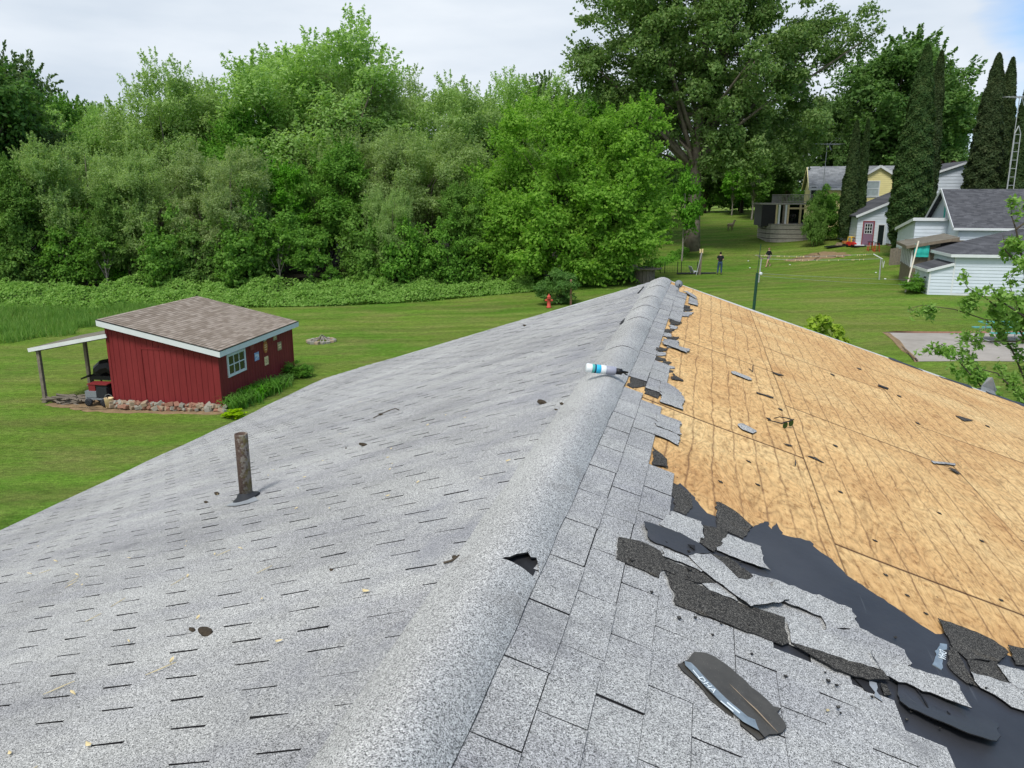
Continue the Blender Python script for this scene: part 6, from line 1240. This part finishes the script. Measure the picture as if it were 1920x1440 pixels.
for k in range(7):
    y = .15+.62*k; me = blades(100+k, 170, lambda rg: (rg.normal(0,.2), rg.normal(0,.22)), .80*(1 if k < 5 else .7), .05, M['lily'], .95); o = link('day_lily', me); o.location = SM @ Vector((.42+.05*math.sin(k*2), y, 0)); o.rotation_euler = (0,0,SR)
    tag(o, ('clump of arching day lily leaves nearest the shed corner', 'second day lily clump from the shed corner', 'day lily clump under the left edge of the shed window', 'day lily clump under the right edge of the shed window', 'day lily clump below the blue plaque', 'day lily clump below the cream plaque', 'last day lily clump before the far shed corner')[k], 'plant', 'day lilies along the shed wall')
o = tree('hosta', 'under', 'low broad leaved plant at the far end of the shed side', tuple((SM @ Vector((.5,5.0,0)))), 0, (.22,.3,.13), cat='plant')
# --- belt of undergrowth in front of the wood, tall grass at the left
def belt(name, px0, px1, lowpx, n, hgt, leaf, mat, seed, depth=3.2, stem=False):
    rg = np.random.default_rng(seed); pos = []; nr = []
    f = rg.random(n); px = px0+(px1-px0)*f; base = np.interp(px, [q[0] for q in lowpx], [q[1] for q in lowpx])
    cache = {}
    xs_ = np.linspace(px0, px1, 60); bx = [G(x, np.interp(x, [q[0] for q in lowpx], [q[1] for q in lowpx])) for x in xs_]
    X_ = np.interp(px, xs_, [b.x for b in bx]); Y_ = np.interp(px, xs_, [b.y for b in bx]); dd = rg.random(n)*depth; X2 = X_*(1+dd/50); Y2 = Y_+dd
    lum = np.array([mnoise.noise(Vector((a_*.55, b_*.55, seed)))+.6*mnoise.noise(Vector((a_*1.5, b_*1.5, seed+4))) for a_, b_ in zip(X2.tolist(), Y2.tolist())]); hb = hgt*(1+.75*lum)*(.45+.55*dd/depth)*np.minimum(1, .3+dd*1.1)+0*(.55+.28*np.sin(X2*.93+seed)*np.sin(X2*.37+Y2*.8)+.22*np.sin(X2*2.3+Y2*1.7)+.2*np.sin(X2*.21))*np.minimum(1, .35+dd*1.2); z = gz(X2, Y2)+hb*np.where(rg.random(n) < .75, rg.uniform(.8,1.08,n), rg.random(n))
    pos = np.stack([X2, Y2, z], 1); nr = rg.normal(size=(n,3))*.55+np.array([0,-.35,.8])
    o = link(name, leafmesh(name, pos, nr, leaf*rg.uniform(.5,1.4,n), .6, mat, rg)); struct(o, 'stuff'); return o
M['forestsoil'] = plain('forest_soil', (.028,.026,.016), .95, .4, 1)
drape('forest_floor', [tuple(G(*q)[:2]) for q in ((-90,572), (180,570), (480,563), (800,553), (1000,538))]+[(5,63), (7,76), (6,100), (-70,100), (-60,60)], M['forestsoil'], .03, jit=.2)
belt('undergrowth', -60, 1000, [(-60,588), (180,584), (330,578), (480,577), (640,574), (800,566), (920,554), (1000,548)], 80000, 1.15, .17, M['young'], 5, 5.0)
belt('undergrowth', 900, 1290, [(900,556), (1000,545), (1100,536), (1200,520), (1290,478)], 14000, .5, .16, M['midleaf'], 6, 4)
rg = np.random.default_rng(8); n = 15000
pts0 = [G(-70,648), G(20,644), G(70,634), G(120,632), G(160,620), G(200,612), G(290,590), G(330,582), G(195,579), G(80,578), G(-70,580)]; pl = [(p.x, p.y) for p in pts0]; vs, fs = [], []; x0, x1, y0, y1 = min(p[0] for p in pl), max(p[0] for p in pl), min(p[1] for p in pl), max(p[1] for p in pl)
k = 0
while k < n:
    x, y = rg.uniform(x0,x1), rg.uniform(y0,y1)
    if not inpoly(x, y, pl): k += .3; continue
    if mnoise.noise(Vector((x*.6,y*.6,9))) < -.25: k += .4; continue
    k += 1; h = rg.uniform(.25,.6)*(1+.5*mnoise.noise(Vector((x*.4,y*.4,2)))); a = rg.uniform(0,6.28); w = rg.uniform(.012,.03); i = len(vs); dx, dy = rg.normal(0,.12), rg.normal(0,.12); zz = .02
    vs += [(x-w*math.cos(a),y-w*math.sin(a),zz), (x+w*math.cos(a),y+w*math.sin(a),zz), (x+dx*.5+w*.7*math.cos(a),y+dy*.5+w*.7*math.sin(a),h*.6), (x+dx*.5-w*.7*math.cos(a),y+dy*.5-w*.7*math.sin(a),h*.6), (x+dx,y+dy,h)]; fs += [(i,i+1,i+2,i+3), (i+3,i+2,i+4)]
zz = gz(np.array([v[0] for v in vs]), np.array([v[1] for v in vs])); vs = [(v[0], v[1], v[2]+float(q)) for v, q in zip(vs, zz)]
me = bpy.data.meshes.new('tall_grass'); me.from_pydata(vs, [], fs); me.materials.append(M['tallgrass']); struct(link('tall_grass', me), 'stuff')
# --- near young tree at the right: thin branches with real leaves
DN = 15.0
yt = thing('young_tree', 'young thin branched tree with fresh leaves in front of the picnic table', 'tree', (0,0,0))
b0 = at(1990, 900, DN+.2); b0.z = g1(b0.x, b0.y); yt.location = b0; rr = random.Random(14)
BR_ = [[(1990,900,0),(1975,800,0),(1960,700,0),(1935,600,.1),(1920,500,.2),(1905,430,.2),(1895,400,.3)], [(1975,810,0),(1900,790,-.2),(1840,725,-.3),(1800,680,-.5),(1766,645,-.6),(1740,668,-.7)], [(1972,790,0),(1925,720,.3),(1895,650,.5),(1850,600,.6),(1790,580,.8),(1730,572,.9),(1700,580,1)],
 [(1960,700,0),(1900,600,.4),(1850,560,.5),(1815,540,.6),(1805,525,.6)], [(1930,600,0),(1870,560,-.3),(1855,530,-.4)], [(1850,732,-.3),(1790,760,-.4),(1752,742,-.5),(1725,690,-.5)], [(1920,505,.2),(1885,470,.3),(1880,440,.3)], [(1975,800,0),(1915,745,.2),(1870,700,.2),(1830,690,.2),(1800,705,0)], [(1940,640,0),(1890,640,.3),(1840,640,.4),(1790,640,.3)], [(1990,820,0),(1930,790,-.3),(1880,760,-.4),(1835,735,-.3)], [(1905,430,.2),(1925,415,.2),(1945,405,.2)],[(1935,620,.1),(1900,560,.1),(1890,520,.1)]]
mb = MB(); lp_, ln_ = [], []; rg = np.random.default_rng(15)
for bi, br_ in enumerate(BR_):
    ps = [at(x, y, DN+d_)-b0 for x, y, d_ in br_]
    if bi == 0: ps = [Vector((0,0,-.2))]+ps[1:]
    r0 = .055 if bi == 0 else .022; mb.tube(ps, [r0*(1-.85*i/(len(ps)-1)) for i in range(len(ps))], 7)
    for i in range(1 if bi else 2, len(ps)):
        a, b = ps[i-1], ps[i]; nb = max(1, int((b-a).length/.16))
        for k in range(nb):
            f = rr.random(); q = a.lerp(b, f); tip = q+Vector((rr.gauss(0,.17), rr.gauss(0,.2), rr.gauss(.06,.15))); mb.tube([q, q.lerp(tip,.5)+Vector((0,0,.02)), tip], [.006,.005,.003], 4, cap=False)
            m_ = rr.randint(34, 60)
            for _ in range(m_): g_ = rr.uniform(.25, 1.1); lp_.append(q.lerp(tip, g_)+Vector((rr.gauss(0,.055), rr.gauss(0,.055), rr.gauss(0,.05)))); ln_.append((rr.gauss(0,.6), rr.gauss(-.2,.6), rr.gauss(.7,.5)))
mb.build('trunk', M['bark'], yt); link('crown', leafmesh('crown', np.array([tuple(p) for p in lp_]), np.array(ln_), .115*rg.uniform(.6,1.35,len(lp_)), .52, M['young'], rg), yt)
# ------------------------------------------------------------------ people: one skinned body each, clothes and hair as children
def skin(name, verts, edges, radii, mat, parent, sub=2, root=0):
    me = bpy.data.meshes.new(name); me.from_pydata(verts, edges, []); o = bpy.data.objects.new(name, me); C.objects.link(o)
    mo = o.modifiers.new('s', 'SKIN'); mo.use_smooth_shade = True; sm = o.modifiers.new('u', 'SUBSURF'); sm.levels = sub; sm.render_levels = sub
    for i, r_ in enumerate(radii): me.skin_vertices[0].data[i].radius = r_ if hasattr(r_, '__len__') else (r_, r_)
    me.skin_vertices[0].data[root].use_root = True
    bpy.context.view_layer.update(); me2 = bpy.data.meshes.new_from_object(o.evaluated_get(bpy.context.evaluated_depsgraph_get())); bpy.data.objects.remove(o); me2.materials.clear(); me2.materials.append(mat)
    return link(name, me2, parent)
def figure(label, loc, rz, J, shirt_arm, bare_leg, top_mat, leg_mat, hair_mat, shoe_mat, scale, long_hair=False):
    """J: joints in metres for a 1.75 m person facing -y; x to the person's left"""
    p = thing('person', label, 'person', loc, rz); p.scale = (scale,)*3
    V = Vector; v, e, r_ = [], [], []
    def add(q, rad, par=None):
        v.append(tuple(q)); r_.append(rad); i = len(v)-1
        if par is not None: e.append((par, i))
        return i
    pel = add(J['pelvis'], (.14,.10)); wa = add(J['waist'], (.125,.092), pel); chs = add(J['chest'], (.155,.105), wa); nk0 = add(J['neck'], (.07,.07), chs); nk = add(V(J['neck'])+V((0,-.01,.07)), .052, nk0)
    hd = V(J['head']); h1 = add(hd+V((0,.0,-.06)), (.062,.078), nk); h2 = add(hd, (.074,.092), h1); add(hd+V((0,.005,.075)), (.06,.075), h2)
    hands = []
    for s in ('L', 'R'):
        sh = add(J['sh'+s], .062, chs); el = add(J['el'+s], .044, sh); wr = add(J['wr'+s], .028, el); d = (V(J['wr'+s])-V(J['el'+s])).normalized(); pm = add(V(J['wr'+s])+d*.075, (.040,.018), wr); hands.append((V(J['wr'+s]), d))
        hp = add(J['hip'+s], (.10,.10), pel); kn = add(J['kn'+s], .062, hp); cf = add(V(J['kn'+s]).lerp(V(J['an'+s]), .35), .058, kn); an = add(J['an'+s], .037, cf); add(V(J['an'+s])+V(J['toe'+s])*.6+V((0,0,-.05)), (.042,.034), an)
    body = skin('body', v, e, r_, M['skin'], p, 2)
    # fingers and thumb: short chains rooted in the palm, joined into the same body mesh
    fv, fe, fr = [], [], []; side = V((1,0,0))
    for (w, d) in hands:
        sx = d.cross(V((0,1,0)));  sx = (sx if sx.length > .2 else V((1,0,0))).normalized(); cl = d.cross(sx).normalized()
        for k, (o_, L) in enumerate(((-.028,.065), (-.010,.078), (.010,.074), (.027,.058))):
            b = w+d*.095+sx*o_; i = len(fv); fv += [tuple(b), tuple(b+d*L*.5+cl*.004), tuple(b+d*L*.85+cl*.02)]; fe += [(i,i+1), (i+1,i+2)]; fr += [.0095,.009,.008]
        b = w+d*.045-sx*.034; i = len(fv); fv += [tuple(b), tuple(b+d*.03-sx*.025), tuple(b+d*.06-sx*.03+cl*.01)]; fe += [(i,i+1), (i+1,i+2)]; fr += [.011,.010,.009]
    tmp = skin('fingers', fv, fe, fr, M['skin'], p, 1)
    # face: nose, ears, eyes and mouth shaped on the head
    bm = bmesh.new(); bm.from_mesh(body.data); bm.from_mesh(tmp.data)
    def ell(c, s, n=8):
        g_ = bmesh.ops.create_uvsphere(bm, u_segments=n, v_segments=6, radius=1)['verts']
        for q in g_: q.co = V((q.co.x*s[0], q.co.y*s[1], q.co.z*s[2]))+c
    ell(hd+V((0,-.094,-.015)), (.014,.018,.024)); ell(hd+V((.076,.01,-.01)), (.010,.02,.03)); ell(hd+V((-.076,.01,-.01)), (.010,.02,.03))
    bm.to_mesh(body.data); bm.free(); bpy.data.objects.remove(tmp)
    for q in body.data.polygons: q.use_smooth = True
    mb = MB()
    for sx in (-1, 1): mb.lathe([(0,-.009), (.009,0), (0,.009)], 8, 0, Matrix.Translation(hd+V((sx*.03,-.088,.012))))
    mb.box(tuple(hd+V((-.022,-.092,-.055))), tuple(hd+V((.022,-.084,-.049)))); mb.build('facial_feature', M['hair'], body)
    # shirt
    v, e, r_ = [], [], []
    a = add(V(J['pelvis'])+V((0,0,-.06)), (.172,.135)); b = add(J['waist'], (.160,.122), a); c = add(J['chest'], (.172,.122), b); add(V(J['neck'])+V((0,0,-.02)), (.078,.078), c)
    for s in ('L', 'R'):
        sh = add(J['sh'+s], .074, c); q = V(J['sh'+s]).lerp(V(J['el'+s]), min(1, shirt_arm)); k = add(q, .060 if shirt_arm <= 1 else .055, sh)
        if shirt_arm > 1: add(V(J['el'+s]).lerp(V(J['wr'+s]), shirt_arm-1), .042, k)
    skin('shirt', v, e, r_, top_mat, p, 2)
    v, e, r_ = [], [], []
    a = add(V(J['pelvis'])+V((0,0,.12)), (.150,.115)); b = add(V(J['pelvis'])+V((0,0,-.04)), (.155,.122), a)
    for s in ('L', 'R'):
        hp = add(V(J['hip'+s])+V((0,0,-.02)), .108, b)
        if bare_leg: add(V(J['hip'+s]).lerp(V(J['kn'+s]), .62), .098, hp)
        else: kn = add(J['kn'+s], .078, hp); add(V(J['an'+s])+V((0,0,.01)), .062, kn)
    skin('shorts' if bare_leg else 'jeans', v, e, r_, leg_mat, p, 2)
    mb = MB()
    hp_ = [(0,.105), (.05,.092), (.078,.05), (.086,.0), (.080,-.045), (.07,-.07)] ; mb.lathe([(max(.001, a_), z) for a_, z in hp_][::-1], 16, 0, Matrix.Translation(hd+V((0,.018,.008))) @ Matrix.Rotation(R(-14), 4, 'X') @ Matrix.Diagonal((.93,1.06,1,1)))
    if long_hair: mb.tube([tuple(hd+V((0,.08,.05))), tuple(hd+V((0,.12,.0))), tuple(hd+V((0,.12,-.1)))], [.03,.035,.015], 8)
    mb.build('hair', hair_mat, p, True)
    for s in ('L', 'R'):
        an = V(J['an'+s]); t = V(J['toe'+s]); mb = MB(); mb.tube([tuple(an-t*.35+V((0,0,-.055))), tuple(an+V((0,0,-.05))), tuple(an+t*.55+V((0,0,-.06))), tuple(an+t+V((0,0,-.068)))], [.036,.046,.046,.03], 10); mb.build('shoe', shoe_mat, p, True)
    return p
JB = dict(pelvis=(0,0,.96), waist=(0,0,1.12), chest=(0,.0,1.33), neck=(0,.01,1.49), head=(0,-.015,1.645))
JM = dict(JB, shL=(.19,0,1.41), elL=(.23,.03,1.13), wrL=(.12,-.20,1.15), shR=(-.19,0,1.41), elR=(-.23,.03,1.12), wrR=(-.10,-.22,1.20), hipL=(.10,0,.90), knL=(.13,-.03,.50), anL=(.17,.03,.09), toeL=(.03,-.19,0), hipR=(-.10,0,.90), knR=(-.11,-.03,.50), anR=(-.12,.02,.09), toeR=(-.03,-.19,0))
q_ = G(1349, 514.5); d_ = math.hypot(q_.x, q_.y); sc = (514.5-473)*(q_.y*.9717+(CAMZ-q_.z)*.2362)/FPX/1.74/1.0
figure('person in black shirt and blue jeans standing on the lawn, back turned', q_, R(165), JM, .75, False, M['shirt'], M['jeans'], M['hair'], M['black'], sc)
JW = dict(JB, shL=(.17,0,1.41), elL=(.20,.14,1.16), wrL=(.19,.05,.93), shR=(-.17,0,1.41), elR=(-.20,-.12,1.16), wrR=(-.18,-.28,1.02), hipL=(.09,0,.90), knL=(.10,-.22,.54), anL=(.10,-.30,.10), toeL=(.01,-.18,.02), hipR=(-.09,0,.90), knR=(-.10,.06,.50), anR=(-.10,.36,.18), toeR=(-.01,-.14,-.10))
q_ = G(1440, 500); sc = (500-465.5)*(q_.y*.9717+(CAMZ-q_.z)*.2362)/FPX/1.72
figure('person in a dark top and shorts walking barelegged behind the clothes line', q_, R(-62), JW, 1.5, True, M['shirt'], M['shorts'], M['ginger'], M['skin'], sc, True)
